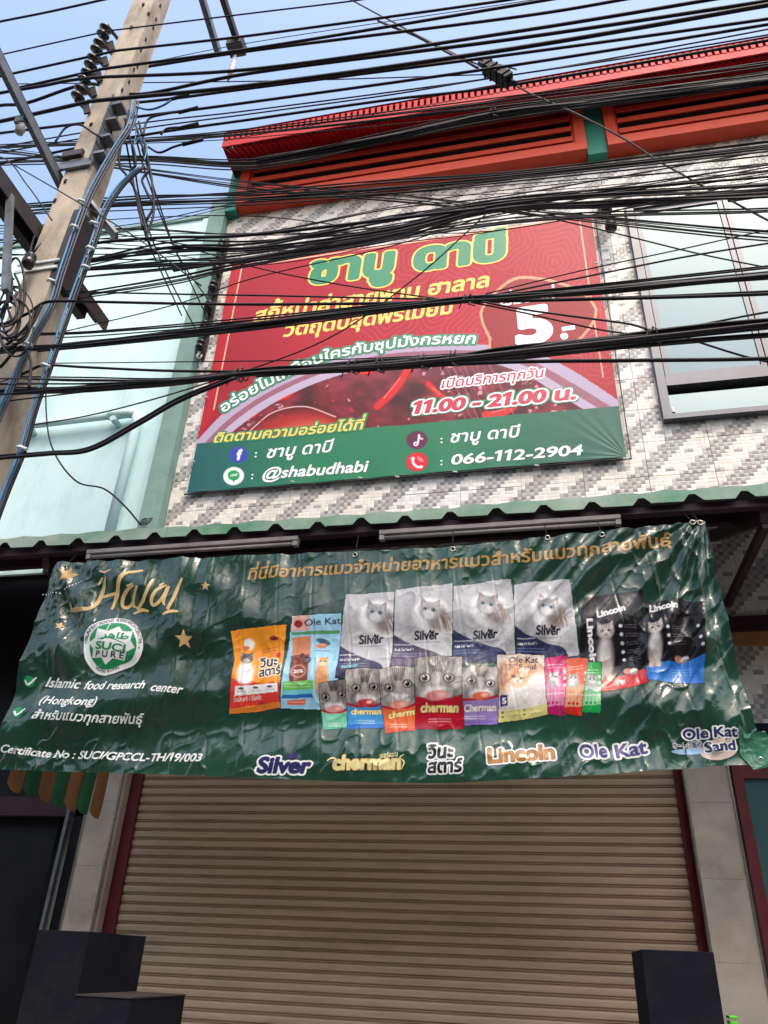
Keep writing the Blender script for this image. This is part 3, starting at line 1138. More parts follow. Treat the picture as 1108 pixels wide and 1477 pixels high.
# right-hand shopfront
RX0, RX1 = 1.055, 4.9
MB().box(RX0, RX1, D - 0.03, D + 0.01, 3.60, 3.705).build('lintel', M['maroon_dark'], shop)
MB().box(RX0, RX1, D - 0.01, D + 0.03, 3.505, 3.598).build('lintel_board', M['tan'], shop)
MB().box(XL, RX0, D - 0.0, D + 0.1, 3.402, 3.70).build('lintel', M['shopfront_shade'], shop)
df = MB()
df.box(RX0, RX0 + 0.06, D - 0.012, D + 0.05, 0, 3.5)
df.box(RX0 + 0.06, RX1, D - 0.01, D + 0.05, 2.66, 2.74)
df.box(2.1, 2.16, D - 0.012, D + 0.05, 0, 2.66)
fr_ = df.build('door_frame', M['maroon'], shop)
MB().box(RX0 + 0.06, RX1, D + 0.02, D + 0.026, 2.74, 3.5).build('transom_pane', M['glass_navy'], fr_)
MB().box(RX0 + 0.06, 2.1, D + 0.02, D + 0.026, 0.0, 2.66).build('door_pane', M['glass_teal'], fr_)
MB().box(2.16, RX1, D + 0.02, D + 0.026, 0.0, 2.66).build('door_pane', M['glass_teal'], fr_)
MB().box(RX0, RX1, D + 0.06, D + 0.08, 0, 3.5).build('shop_interior', M['recess_shade'], shop)

# ================================================================== the mint neighbour
nb = empty('neighbour_building', (-5, 5.3, 0), 'pale mint plastered building left of the tiled shop house', 'building')
NX0 = -8.2
mw = MB()
mw.box(NX0, -3.32, 5.25, 5.5, 4.40, 8.80)
mw.build('wall', M['mint'], nb)
MB().box(NX0 - 0.02, -3.318, 5.225, 5.5, 8.803, 8.87, 0.01).build('parapet_cap', M['mint_edge'], nb)
MB().box(-3.318, -3.133, 5.10, 5.5, 4.4, 8.92, 0.006).build('edge_pier', M['mint_edge'], nb)
MB().box(-3.47, -3.322, 5.236, 5.248, 4.4, 8.80, 0.004).build('plaster_band', M['mint'], nb)
MB().box(NX0, -3.32, 5.5, 12, 0, 8.6).build('body', M['white_wall'], nb)
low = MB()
low.box(NX0, -3.268, 5.28, 5.5, 2.46, 4.398)  # wall under the awning, its shade put into the colour
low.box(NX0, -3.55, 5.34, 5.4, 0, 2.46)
low.build('shopfront', M['shopfront_shade'], nb)
MB().box(-3.40, -3.375, 5.17, 5.2, 0, 2.46).build('door_trim', M['steel'], nb)
MB().box(-3.36, -3.27, 5.22, 5.34, 0, 2.46).build('door_jamb', M['shopfront_shade'], nb)
MB().box(NX0, -3.27, 5.22, 5.28, 2.42, 2.55).build('lintel', M['maroon_dark'], nb)
dr = random.Random(5)
panel = empty('roller_door', (-5, 5.3, 0), parent=nb)
panel.location = (0, 0, 0)
far = empty('white_building', (-11, 5.3, 0), 'white building seen low behind the concrete pole at the left edge', 'building')
fw = MB().box(-14, NX0 - 0.05, 5.25, 12, 0, 8.35).build('wall', M['white_wall'], far)
MB().box(-14.05, NX0 - 0.04, 5.1, 5.25, 8.1, 8.42, 0.01).build('parapet', M['white_wall'], far)
bpy.data.objects.remove(panel)

pp = empty('mint_pipe', (-4.2, 5.2, 6), 'mint painted pipe bent down across the mint plaster wall', 'pipe')
PIP = spline([(-4.80, 5.19, 5.985), (-3.80, 5.19, 6.0), (-3.70, 5.19, 5.98)], 6)
MB().tube([(-4.82, 5.25, 5.975), (-4.82, 5.19, 5.975), (-4.78, 5.17, 5.985), (-3.92, 5.17, 6.0)], 0.036, 10).build('horizontal_run', M['mint'], pp)
MB().tube([(-3.66, 5.19, 6.02), (-3.63, 5.19, 5.9), (-3.63, 5.19, 4.3)], 0.045, 12).build('down_pipe', M['mint'], pp)
MB().tube([(-3.93, 5.17, 6.0), (-3.72, 5.17, 6.01), (-3.66, 5.19, 6.0)], 0.046, 12).build('elbow', M['mint'], pp)
for x in (-4.76, -3.86):
    MB().tube([(x, 5.25, 5.94), (x, 5.13, 5.94)], 0.03, 10).build('pipe_bracket', M['mint'], pp)

# ================================================================== the awning
aw = empty('awning', (-3, 4.5, 4), 'corrugated metal awning with patchy green and pale edge above the green cat food banner', 'awning')
AX0, AX1 = -8.0, 4.9
rb = []
nr = int((AX1 - AX0) / 0.27)
vs = []
for i in range(nr + 1):
    x = AX0 + i * 0.27
    for dx, k in ((0, 0), (0.16, 0), (0.19, 1), (0.222, 1)):
        rb.append((x + dx, k))
for (x, k) in rb:
    vs += [(x, 3.895, 3.90 + 0.035 * k), (x, 5.19, 4.46 + 0.035 * k)]
MB().add(vs, [(2 * i, 2 * i + 2, 2 * i + 3, 2 * i + 1) for i in range(len(rb) - 1)]).build('roof_sheet', M['sheet_under'], aw)
# edge flashing, notched over every rib
rf_ = random.Random(9)
x = AX0
seg = 0
while x < AX1 - 0.3:
    n_ = 7
    top, bot = [], []
    sl = rf_.uniform(-0.006, 0.006)
    for i in range(n_):
        xx = x + i * 0.27
        j = rf_.uniform(-0.004, 0.004)
        for q in range(4):
            u = xx + q * 0.0675
            top.append((u, 3.945 + sl + 0.007 * math.sin((u - AX0) / 0.27 * 2 * math.pi) + rf_.uniform(-0.002, 0.002)))
        bot += [(xx, 3.872 + j), (xx + 0.155, 3.868 + j), (xx + 0.190, 3.912 + j), (xx + 0.222, 3.912 + j), (xx + 0.258, 3.874 + j)]
    top.append((x + n_ * 0.27 + 0.02, 3.945 + sl))
    bot.append((x + n_ * 0.27 + 0.02, 3.872))
    yy = 3.884 + (seg % 2) * 0.004
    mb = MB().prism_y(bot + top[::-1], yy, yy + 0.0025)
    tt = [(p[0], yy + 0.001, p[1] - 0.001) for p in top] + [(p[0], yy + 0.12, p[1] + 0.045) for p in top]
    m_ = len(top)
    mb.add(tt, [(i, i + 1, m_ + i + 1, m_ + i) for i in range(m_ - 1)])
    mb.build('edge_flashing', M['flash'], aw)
    x += n_ * 0.27
    seg += 1
MB().box(AX0, AX1, 3.93, 3.98, 3.835, 3.885, 0.004).build('eave_purlin', M['maroon_dark'], aw)
MB().box(AX0, AX1, 4.50, 4.55, 4.06, 4.15).build('purlin', M['maroon_dark'], aw)
for x in (-6.2, -4.7, -3.2, -1.6, 0.0, 1.22, 2.6, 4.2):
    MB().beam((x, 3.98, 3.80), (x, 5.19, 4.33), 0.05, 0.08).build('rafter', M['maroon_dark'], aw)
    MB().beam((x, 4.0, 3.76), (x, 5.18, 3.80), 0.04, 0.05).build('tie_bar', M['maroon_dark'], aw)

# ---- two unlit tube lamps under the eave
for i, (a, b, lab) in enumerate(((-2.86, -1.44, 'long unlit tube lamp under the awning above the gold starred end of the banner'),
                                 (-0.93, 0.455, 'long unlit tube lamp under the awning above the cat food packs on the banner'))):
    t = empty('tube_lamp', ((a + b) / 2, 3.93, 3.82), lab, 'lamp', 'unlit tube lamps under the awning')
    MB().box(a, b, 3.905, 3.965, 3.80, 3.834, 0.006).build('housing', M['lamp_body'], t)
    MB().tube([(a + 0.03, 3.925, 3.785), (b - 0.03, 3.925, 3.785)], 0.013, 10).build('tube', M['lamp_body'], t)
    for x in (a + 0.015, b - 0.015):
        MB().box(x - 0.015, x + 0.015, 3.91, 3.945, 3.77, 3.80).build('lamp_holder', M['lamp_body'], t)

# ---- striped valance of the neighbour
va = empty('striped_valance', (-2.97, 4.3, 2.75), 'tan and green striped valance with rounded ends hanging left of the shutter', 'valance')
MB().tube([(-2.99, 3.93, 2.98), (-2.99, 5.05, 2.98)], 0.016, 8).build('rail', M['steel'], va)
for k in range(7):
    yc = 3.985 + k * 0.145
    n_, hw = 6, 0.07
    vv, ff = [], []
    rows = 8
    for r_ in range(rows + 1):
        t = r_ / rows
        for c_ in range(n_ + 1):
            u = -1 + 2 * c_ / n_
            zb = 2.345 + 0.05 * (1 - math.sqrt(max(0, 1 - u * u * 0.98)))
            z = zb + (2.97 - zb) * t
            vv.append((-2.99 + 0.028 * math.cos(u * 1.35) + 0.004 * math.sin(t * 7 + k), yc + hw * u, z))
    for r_ in range(rows):
        for c_ in range(n_):
            a = r_ * (n_ + 1) + c_
            ff.append((a, a + 1, a + n_ + 2, a + n_ + 1))
    MB().add(vv, ff, True).build('stripe', M['tan'] if k % 2 == 0 else M['green_vinyl'], va)

# ---- stepped black display stands
def stand(x0, x1, xs, ztop, zlow, yf, yb, lab, mir=False):
    t = empty('stepped_stand', ((x0 + xs) / 2, (yf + yb) / 2, 0), lab, 'display stand', 'black stepped stands before the shutter')
    def carcass(a, b, z0, z1, nm):
        mb = MB()
        e = 0.018
        mb.box(a, b, yf, yf + e, z0, z1, 0.002)
        mb.box(a, a + e, yf + e, yb, z0, z1); mb.box(b - e, b, yf + e, yb, z0, z1)
        mb.box(a + e, b - e, yf + e, yb, z1 - e, z1); mb.box(a + e, b - e, yb - e, yb, z0, z1 - e)
        return mb.build(nm, M['stand'], t)
    carcass(x0, x1, 0, ztop, 'tall_box')
    if mir: carcass(xs, x0 - 0.001, 0, zlow, 'low_box')
    else: carcass(x1 + 0.001, xs, 0, zlow, 'low_box')
    lo_, hi_ = (xs, x0 - 0.001) if mir else (x1 + 0.001, xs)
    MB().box(lo_ - 0.004, hi_ + 0.004, yf - 0.004, yb, zlow, zlow + 0.006).build('step_top', M['brownwood'], t)
    return t


stand(-2.37, -2.11, -1.85, 1.675, 1.43, 3.6, 4.15, 'black stepped stand in front of the left stone column and shutter')
stand(0.28, 0.545, 0.02, 1.69, 1.365, 3.6, 4.2, 'black stepped stand in front of the right stone column', True)
br = empty('green_brush', (0.62, 3.75, 1.4), 'small lime green ribbed plastic piece beside the right black stand', 'brush')
MB().tube([(0.60, 3.8, 1.46), (0.606, 3.8, 1.2), (0.61, 3.8, 0.02)], 0.012, 8).build('handle', M['lime'], br)
for k in range(7):
    MB().box(0.592, 0.622, 3.77, 3.84, 1.47 - k * 0.018, 1.48 - k * 0.018, 0.002).build('rib', M['lime'], br)

# ---- the other side of the street, behind the viewer: it shows only as dark reflections in vinyl and glass
ro = random.Random(21)
M['opp'] = [mat('opposite_wall_%d' % k, c, 0.85, var=0.1) for k, c in enumerate(((0.16, 0.14, 0.13), (0.12, 0.125, 0.13), (0.2, 0.18, 0.15)))]
xo = -26.0
for k in range(12):
    w_ = 4.2
    h_ = (8.2, 7.4, 8.7, 7.8)[k % 4]
    b_ = empty('opposite_shop_house', (xo + w_ / 2, -9.2, 0), 'plain shop house across the street, seen only as a dark reflection', 'building', 'shop houses across the street')
    wl = MB().box(xo, xo + w_ - 0.02, -18, -9.2, -0.15, h_, 0).build('wall', M['opp'][k % 3], b_)
    MB().box(xo + .3, xo + w_ - .3, -9.25, -9.19, 0, 2.9).build('shutter', M['dark_steel'], b_)
    MB().box(xo, xo + w_ - .02, -9.2, -7.9, 3.2, 3.3).build('canopy', M['dark_steel'], b_)
    for z in (4.2, 7.0):
        for q in (0, 1):
            if z + 1.5 > h_: continue
            f = MB().box(xo + .5 + q * 1.75, xo + 1.95 + q * 1.75, -9.2, -9.17, z, z + 1.4).build('window', M['glass_dark'], b_)
    xo += w_


# ================================================================== upper banner: the hot pot restaurant
def hU(X, Z):
    h = 0.016 + 0.006 * (fbm(X * 0.9, Z * 0.9, 11, 2) - 0.5) * 2
    for (cx_, cz_, s_) in ((0.71, 5.05, 1.0), (-2.93, 5.05, 0.4), (0.71, 7.85, 0.4)):     # creases drawn to the tied corners
        dx, dz = (X - cx_), (Z - cz_)
        r = np.hypot(dx, dz) + 1e-4
        a = np.arctan2(np.abs(dz), np.abs(dx))
        h = h + s_ * 0.0016 * np.sin(a * 26 + 2 * np.sin(a * 7)) * np.exp(-r / 0.32) * np.clip(r / 0.08, 0, 1)
    # scallops between the ties along the lower edge
    h = h + 0.004 * np.sin((X + 2.93) / 0.42 * 2 * np.pi) * np.exp(-(Z - 5.05) / 0.12)
    return h


ub = empty('restaurant_banner', (-1.1, 5.17, 6.45), 'big red restaurant banner with green Thai title and chilli soup bowl on tiled wall', 'banner')
UB = Sheet(5.175, hU, ub)
cU = Canvas(UB, 262, 300, 912, 722, 0.006)
UXa, UXb, UZa, UZb = UB.xz(270, 712)[0], UB.xz(905, 665)[0], UB.xz(270, 712)[1], UB.xz(854, 312)[1]
cU.id[(cU.X >= UXa) & (cU.X <= UXb) & (cU.Z >= UZa) & (cU.Z <= UZb)] = 1
RED = np.array((164, 10, 36.0))
cU.img[:] = RED
cU.img += ((fbm(cU.x / 170, cU.y / 170, 21, 2) - 0.5) * 26)[..., None] * np.array((1, .5, .6))
# faint key-pattern of nested rounded hexagons
hexr = np.zeros(cU.x.shape)
for (hx, hy, hr) in ((640, 430, 70), (800, 380, 62), (730, 345, 48), (560, 455, 46), (690, 480, 50), (842, 470, 44), (600, 375, 40), (870, 520, 36)):
    dx, dy = cU.x - hx, cU.y - hy + (cU.x - hx) * 0.13
    an = np.arctan2(dy, dx)
    r = np.hypot(dx, dy) * (1 + 0.10 * np.cos(an * 5 + hx))
    w_ = (np.abs(((r / 7.5) % 1) - 0.5) < 0.1) & (r < hr)
    hexr = np.maximum(np.where(r < hr, 0, hexr), w_ * 1.0)
cU.img += (hexr * 30)[..., None] * np.array((0.7, 1, 1))
# left edge strip, deeper red
cU.poly([(330, 380), (351, 376), (311, 592), (285, 640), (262, 720)], (186, 10, 30), 0.6)
for seg_ in ([(350, 387), (309.5, 592)], [(350, 387), (600, 350), (836, 316)], [(836, 316), (852, 430), (870, 545)]):
    cU.line(seg_, 1.9, (236, 205, 165))
# soup bowl
def ell_in(cx_, cy_, rx, ry, pts=60, a0=0, a1=2 * math.pi, rot=0):
    return [(cx_ + rx * math.cos(a) * math.cos(rot) - ry * math.sin(a) * math.sin(rot),
             cy_ + rx * math.cos(a) * math.sin(rot) + ry * math.sin(a) * math.cos(rot)) for a in np.linspace(a0, a1, pts)]


def arc(pts):
    return [tuple(p) for p in spline(pts, 10)]


rimo = arc([(262, 665), (290, 632), (330, 592), (390, 553), (470, 522), (560, 503), (640, 499), (710, 500), (780, 514), (840, 545), (920, 598)])
rim1 = arc([(262, 682), (296, 641), (336, 602), (396, 563), (474, 531), (560, 512), (640, 507), (705, 509), (768, 524), (830, 557), (920, 612)])
rim2 = arc([(262, 694), (302, 646), (342, 607), (400, 569), (476, 537), (562, 518), (640, 513), (700, 516), (760, 531), (822, 566), (920, 625)])
rim3 = arc([(262, 712), (308, 652), (348, 615), (406, 577), (480, 546), (564, 526), (640, 520), (696, 523), (752, 540), (812, 574), (920, 640)])
LOW = [(930, 740), (250, 740)]
cU.poly(rimo + LOW, (178, 160, 186))
cU.poly(rim1 + LOW, (150, 92, 112))
cU.poly(rim2 + LOW, (184, 168, 192))
cU.poly(rim3 + LOW, (98, 16, 30))
m3 = cU.inside(rim3 + LOW).astype(float)
cU.clip = m3
nb1 = fbm(cU.x / 26, cU.y / 16, 31, 4)
cU.img += ((nb1 - 0.5) * 130)[..., None] * m3[..., None] * np.array((1, .45, .55))
glint = np.clip((fbm(cU.x / 9, cU.y / 5, 41, 3) - 0.66) * 9, 0, 1) * m3 * (fbm(cU.x / 40, cU.y / 40, 47, 1) > 0.5)
cU.img = cU.img * (1 - glint[..., None] * 0.8) + np.array((226, 186, 196)) * glint[..., None] * 0.8
cU.img = cU.img * (1 - 0.5 * np.clip((rimo[0][0] * 0 + 560 - cU.y) / 60, 0, 1)[..., None] * m3[..., None]) + np.array((150, 100, 128)) * (0.5 * np.clip((560 - cU.y) / 60, 0, 1)[..., None] * m3[..., None])
cU.ell(430, 632, 78, 44, (96, 8, 18), rot=-0.1, soft=.12)
cU.ell(432, 634, 70, 38, (165, 30, 26), rot=-0.1, soft=.3)
cU.ell(440, 628, 46, 20, (205, 90, 62), rot=-0.15, soft=.6, alpha=.8)
cU.line(arc([(362, 622), (395, 596), (440, 588), (485, 603)]), 1.6, (245, 205, 200))
for (a, b, wd) in (((545, 588), (592, 528), 13), ((500, 536), (548, 533), 8), ((398, 577), (428, 560), 9), ((350, 600), (372, 592), 12), ((640, 575), (618, 555), 10), ((700, 600), (742, 588), 12)):
    a, b = np.array(a, float), np.array(b, float)
    md = (a + b) / 2 + np.array((3, 4))
    cU.line([tuple(a), tuple(md), tuple(b)], wd, (150, 6, 14))
    cU.line([tuple(a), tuple(md), tuple(b)], wd * 0.7, (206, 26, 30))
    cU.line([tuple(a * .8 + b * .2), tuple(a * .3 + b * .7)], 1.6, (250, 150, 140), .8)
for k in range(60):
    a, b = rt.uniform(300, 880), rt.uniform(535, 632)
    cU.ell(a, b, rt.uniform(1, 3.4), rt.uniform(.8, 2), (196, 40, 34) if k % 3 else (236, 190, 190), rot=rt.uniform(-1, 1), soft=.6, alpha=.7)
for k in range(9):       # strands lifted from the broth
    a = 650 + k * 9
    cU.line([(a - 16, 528), (a + rt.uniform(-6, 6), 560), (a + 22, 606)], rt.uniform(1, 2.4), (190, 120, 134), .55)
cU.clip = None
# price shield
HS = arc([(692, 453), (698, 440), (722, 415), (748, 401), (790, 404), (834, 419), (857, 439), (861, 457), (850, 478), (832, 498), (818, 512), (716, 512), (705, 490), (695, 468), (692, 453)])
cU.poly([(p[0], p[1]) for p in HS], (206, 152, 118))
hc = np.array((777, 458.0))
cU.poly([tuple(hc + (np.array(p) - hc) * np.array((0.955, 0.93))) for p in HS], (146, 6, 28))
# green foot band
band = [(250, 645), (287, 641), (892, 587), (930, 583), (930, 740), (250, 740)]
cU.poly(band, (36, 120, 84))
mb_ = cU.inside(band).astype(float)[..., None]
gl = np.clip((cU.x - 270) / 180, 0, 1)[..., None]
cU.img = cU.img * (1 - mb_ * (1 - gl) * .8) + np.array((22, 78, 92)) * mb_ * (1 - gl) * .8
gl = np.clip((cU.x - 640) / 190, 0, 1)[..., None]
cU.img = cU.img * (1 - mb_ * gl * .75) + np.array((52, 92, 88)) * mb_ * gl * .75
# round badges
def badge(x, y, r, col):
    cU.ell(x, y, r * 1.08, r * 0.93, col, rot=-0.12, soft=.1)


badge(345, 657.5, 12.6, (52, 66, 168)); badge(338, 688, 14, (238, 242, 240)); badge(602, 636.5, 14, (96, 30, 66)); badge(602, 667.6, 14.5, (214, 34, 52))
cU.ell(338, 687, 8.6, 7.4, (34, 150, 80), soft=.15); cU.poly([(333, 692), (338, 697), (341, 692)], (34, 150, 80))
cU.line([(605, 629), (603.5, 641)], 2.6, (240, 240, 245)); cU.ell(600.5, 642, 3.6, 3.2, (240, 240, 245), soft=.3)
cU.ell(600.5, 642, 1.5, 1.3, (96, 30, 66), soft=.3); cU.line([(605, 630), (607, 634), (610, 635)], 2.2, (240, 240, 245))
cU.line([(596, 663), (597, 670), (603, 675), (608, 675)], 3.6, (245, 235, 238)); cU.ell(596, 663, 2.7, 2.2, (245, 235, 238)); cU.ell(608, 674.5, 2.7, 2.2, (245, 235, 238))
for r_ in (4, 6.5):
    cU.line([(603, 667 - r_), (603 + r_ * .75, 667 - r_ * .55), (604 + r_, 667)], 1.1, (245, 235, 238))
M['printU'] = vinyl_mat('upper_banner_print', rough=0.5, spec=0.3, crinkle=0.0003, cscale=4.0, use_attr=True)
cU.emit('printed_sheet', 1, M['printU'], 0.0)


def vm(name, rgb, rough=0.38, lower=False):
    return vinyl_mat(name, col=lin(rgb), rough=rough, spec=0.5 if not lower else 0.65, crinkle=0.0003 if not lower else 0.0005, cscale=4.0 if not lower else 8.0)


u_grn, u_yel, u_white, u_red = vm('title_green', (26, 128, 88)), vm('title_yellow', (232, 206, 96)), vm('letter_white', (240, 238, 244)), vm('letter_red', (188, 24, 60))
u_dgrn, u_teal = vm('letter_outline_green', (34, 124, 84)), vm('title_teal', (30, 96, 100))
UB.text('ชาบู', [(444, 411), (568, 395)], 29, u_grn, .0015, bold=.062, slant=.05, outline_=[(.035, u_yel)])
UB.text('ดาบี', [(595, 391), (730, 374)], 29, u_grn, .0015, bold=.062, slant=.05, outline_=[(.035, u_yel)])
UB.text('สุกี้หม่าล่าสายพาน ฮาลาล', [(365, 467), (530, 440), (705, 415)], 14.5, u_yel, .0015, bold=.03, slant=.16)
UB.text('วัตถุดิบสุดพรีเมี่ยม', [(409, 488), (652, 453)], 14.5, u_yel, .0015, bold=.03, slant=.16)
UB.text('อร่อยไม่เหมือนใครกับซุปมังกรหยก', [(323, 597), (372, 567), (425, 541), (480, 519), (560, 504), (620, 498), (685, 497)], 11.5, u_white, .0015,
        bold=.022, slant=.1, outline_=[(.13, u_dgrn)])
UB.text('เปิดบริการทุกวัน', [(637, 562), (783, 546)], 10.5, u_red, .0015, bold=.016, slant=.22, outline_=[(.10, u_white)])
UB.text('11.00 - 21.00 น.', [(593, 599), (831, 577)], 17, u_red, .0015, bold=.05, slant=.22, thai=False, outline_=[(.155, u_dgrn), (.085, u_white)])
UB.text('ติดตามความอร่อยได้ที่', [(308, 640), (523, 621)], 10.5, u_yel, .0015, bold=.024, slant=.2, outline_=[(.10, u_dgrn)])
UB.text('ชาบู ดาบี', [(384, 662), (478, 653)], 12.5, u_white, .0015, bold=.02, slant=.2)
UB.text(':', [(368, 661), (371, 660.7)], 11, u_white, .0015, bold=.02, thai=False)
UB.text('@shabudhabi', [(378, 692.5), (529, 681.5)], 16, u_white, .0015, bold=.024, slant=.2, thai=False)
UB.text(':', [(363, 692.6), (366, 692.3)], 11, u_white, .0015, bold=.02, thai=False)
UB.text('ชาบู ดาบี', [(649, 640.5), (748, 632)], 12.5, u_white, .0015, bold=.02, slant=.2)
UB.text(':', [(636, 641), (639, 640.7)], 11, u_white, .0015, bold=.02, thai=False)
UB.text('066-112-2904', [(650, 672), (840, 657.5)], 14.5, u_white, .0015, bold=.024, slant=.2, thai=False)
UB.text(':', [(636, 673), (639, 672.7)], 11, u_white, .0015, bold=.02, thai=False)
UB.text('5', [(744, 499), (800, 491)], 52, u_white, .0015, bold=.055, slant=.02, thai=False)
UB.shape('lettering', [circle(814, 487, 5.6, 5)], u_white, .0015)
UB.shape('lettering', [[(811, 480), (810, 474), (829, 471), (830, 477)]], u_white, .0015)
UB.text('เริ่มต้นที่', [(722, 443), (800, 433)], 10.5, u_white, .0015, bold=.03, slant=.08)
UB.text('f', [(341.5, 664.5), (349.5, 663.5)], 14, u_white, .0015, bold=.06, thai=False)
UB.text('LINE', [(333.3, 688.6), (343, 688)], 3.6, u_white, .0015, bold=.03, thai=False)
tie_white = M['white_clip']
for (x, y) in ((271, 711), (425, 697), (522, 691.5), (575, 690), (658, 683), (775, 674), (903, 664), (301, 575), (282, 668), (861, 383), (882, 515), (457, 361), (700, 333)):
    X_, Z_ = UB.xz(x, y)
    MB().tube([(X_ - 0.02, 5.137, Z_ - 0.004), (X_ + 0.014, 5.125, Z_ - 0.018)], 0.007, 6).build('tie', tie_white, ub)
# thin rail the banner is laced to
MB().tube([(UXa - 0.02, 5.165, UZa - 0.012), (UXb + 0.03, 5.165, UZa - 0.012), (UXb + 0.03, 5.165, UZb)], 0.008, 6).build('lacing_wire', M['cable_grey'], ub)

# ================================================================== lower banner: the cat food shop
LBY = 3.86
TLx, TLz = at(88, 815, LBY)[0], at(88, 815, LBY)[2]
TRx, TRz = at(1015, 757, LBY)[0], at(1015, 757, LBY)[2]


def hL(X, Z):
    u = np.clip((X - TLx) / (TRx - TLx), -0.1, 1.1)
    t = np.clip((TRz - Z) / 1.28, -0.05, 1.1)              # 0 at the top, 1 at the foot
    h = 0.03 + 0.03 * np.sin(np.pi * np.clip(t, 0, 1)) * (0.6 + 0.4 * np.sin(u * 5 + 0.6))
    # folds from packing: straight ridges, 21 cm apart, fanning a little
    xx = (X + 0.10 * (Z - 3.1) + 0.02 * np.sin(Z * 2.3)) / 0.205
    tri = np.abs((xx % 1.0) - 0.5) * 2
    h = h + 0.013 * (np.sqrt(tri * tri + 0.003)) * (0.55 + 0.45 * (1 - u)) * (1 - 0.35 * t)
    zz = (Z + 0.05 * np.sin(X * 1.3)) / 0.40
    trz = 0.7 * np.abs((zz % 1.0) - 0.5) * 2
    h = h + 0.006 * np.sqrt(trz * trz + 0.01)
    # gathers under the top hem
    g = np.exp(-np.clip(t, 0, 2) / 0.07)
    h = h + g * 0.006 * np.sin(X * 52 + 3 * np.sin(X * 9)) + np.exp(-np.clip(t, 0, 2) / 0.16) * 0.006 * np.sin(X * 27 + 1.3 + 2 * np.sin(X * 5))
    # pulls from the upper right corner, long straight folds down to the left
    for (cx_, cz_, sg, am, k1, fall) in ((TRx + 0.02, TRz + 0.05, -1, 0.026, 21, 1.3), (TLx - 0.02, TLz + 0.05, 1, 0.018, 15, 1.2)):
        dx, dz = (X - cx_) * sg, cz_ - Z
        r = np.hypot(dx, dz) + 1e-3
        a = np.arctan2(dz, np.maximum(dx, 1e-3)) - 0.16 * r * sg * -1
        win = np.clip((a - 0.12) / 0.3, 0, 1) * np.clip(r / 0.2, 0, 1)
        h = h + am * np.sin(a * k1 + 1.2 * np.sin(a * 5.0)) * np.exp(-(r / fall) ** 2) * win * np.clip(r / 0.7, 0.15, 1)
    # slack drape lines sagging across the middle and foot
    s_ = Z - 2.62 - 0.16 * np.cos((u - 0.5) * 4.2) + 0.07 * (fbm(X * 1.1, Z * 1.1, 55, 2) - 0.5)
    h = h + 0.02 * np.sin(s_ * 15) * np.exp(-((t - 0.66) / 0.36) ** 2)
    # crushed patches: ridged noise
    rn = 1 - 2 * np.abs(fbm(X * 4.6 + 0.4 * fbm(X * 3, Z * 3, 61, 1), Z * 3.6 + X * 0.8, 65, 3) - 0.5)
    patch = np.clip(0.3 + 1.1 * np.clip((u - 0.88) / 0.08, 0, 1) + 0.7 * np.clip((t - 0.82) / 0.12, 0, 1) + 0.5 * (u < 0.1), 0, 1.4)
    h = h + 0.0055 * rn ** 3 * patch
    # long tension folds: steep and close at the right, broad at the left
    p = 0.77 * X - 0.64 * Z + 0.03 * (fbm(X * 1.4, Z * 1.4, 81, 2) - 0.5)
    w1 = np.clip((u - 0.58) / 0.22, 0, 1) * np.clip(1.25 - t, 0, 1)
    s1 = np.sin(p * 2 * np.pi / 0.135 + 1.5 * np.sin(p * 9))
    h = h + 0.0085 * w1 * (np.abs(s1) ** 0.7 * np.sign(s1))
    p2 = 0.60 * X + 0.80 * Z + 0.04 * (fbm(X * 1.2, Z * 1.2, 85, 2) - 0.5)
    w2 = np.clip((0.5 - u) / 0.25, 0, 1) * np.clip(1.2 - t, 0, 1)
    h = h + 0.011 * w2 * np.sin(p2 * 2 * np.pi / 0.27 + 0.8)
    # sharp set creases along the packing folds
    dxx = np.abs(((xx + 0.5) % 1.0) - 0.5) * 0.205
    h = h - 0.0035 * np.exp(-(dxx / 0.007) ** 2) * (0.5 + 0.5 * fbm(X * 3, Z * 3, 91, 1))
    rn2 = 1 - 2 * np.abs(fbm(X * 11, Z * 9 - X * 3, 75, 2) - 0.5)
    h = h + 0.0042 * rn2 ** 4 * 1.5 * (0.3 + patch)
    return h


lb = empty('cat_food_banner', (-1.0, 3.86, 3.1), 'wrinkled dark green vinyl banner advertising cat food, hung below the awning', 'banner')
LB = Sheet(LBY, hL, lb)
# outline in photo pixels
edge_top = arc([(88, 815), (200, 812), (345, 806), (520, 800), (680, 791), (850, 772), (1015, 757)])
edge_r = arc([(1015, 757), (1040, 868), (1062, 965), (1084, 1040), (1104, 1104)])
edge_b = arc([(1104, 1104), (1000, 1110), (850, 1121), (700, 1130), (600, 1132), (450, 1128), (300, 1122), (150, 1117), (-4, 1112)])
edge_l = arc([(-4, 1112), (16, 1050), (42, 960), (62, 895), (88, 815)])
outl = edge_top + edge_r[1:] + edge_b[1:] + edge_l[1:-1]
OP = np.array([LB.xz(*p) for p in outl])
f_ = poly_field([OP], 0.0075, R=0.02)
GB = vinyl_mat('green_banner_vinyl', col=lin((26, 78, 54)), rough=0.21, crinkle=0.0004, cscale=8.0, coat=0.35, spec=0.7)
nt_ = GB.node_tree
nz = nt_.nodes.new('ShaderNodeTexNoise'); nz.inputs['Scale'].default_value = 1.1
gg = nt_.nodes.new('ShaderNodeNewGeometry'); nt_.links.new(gg.outputs['Position'], nz.inputs['Vector'])
rr_ = nt_.nodes.new('ShaderNodeValToRGB')
rr_.color_ramp.elements[0].position = 0.35; rr_.color_ramp.elements[0].color = (*lin((22, 54, 40)), 1)
rr_.color_ramp.elements[1].position = 0.7; rr_.color_ramp.elements[1].color = (*lin((38, 80, 62)), 1)
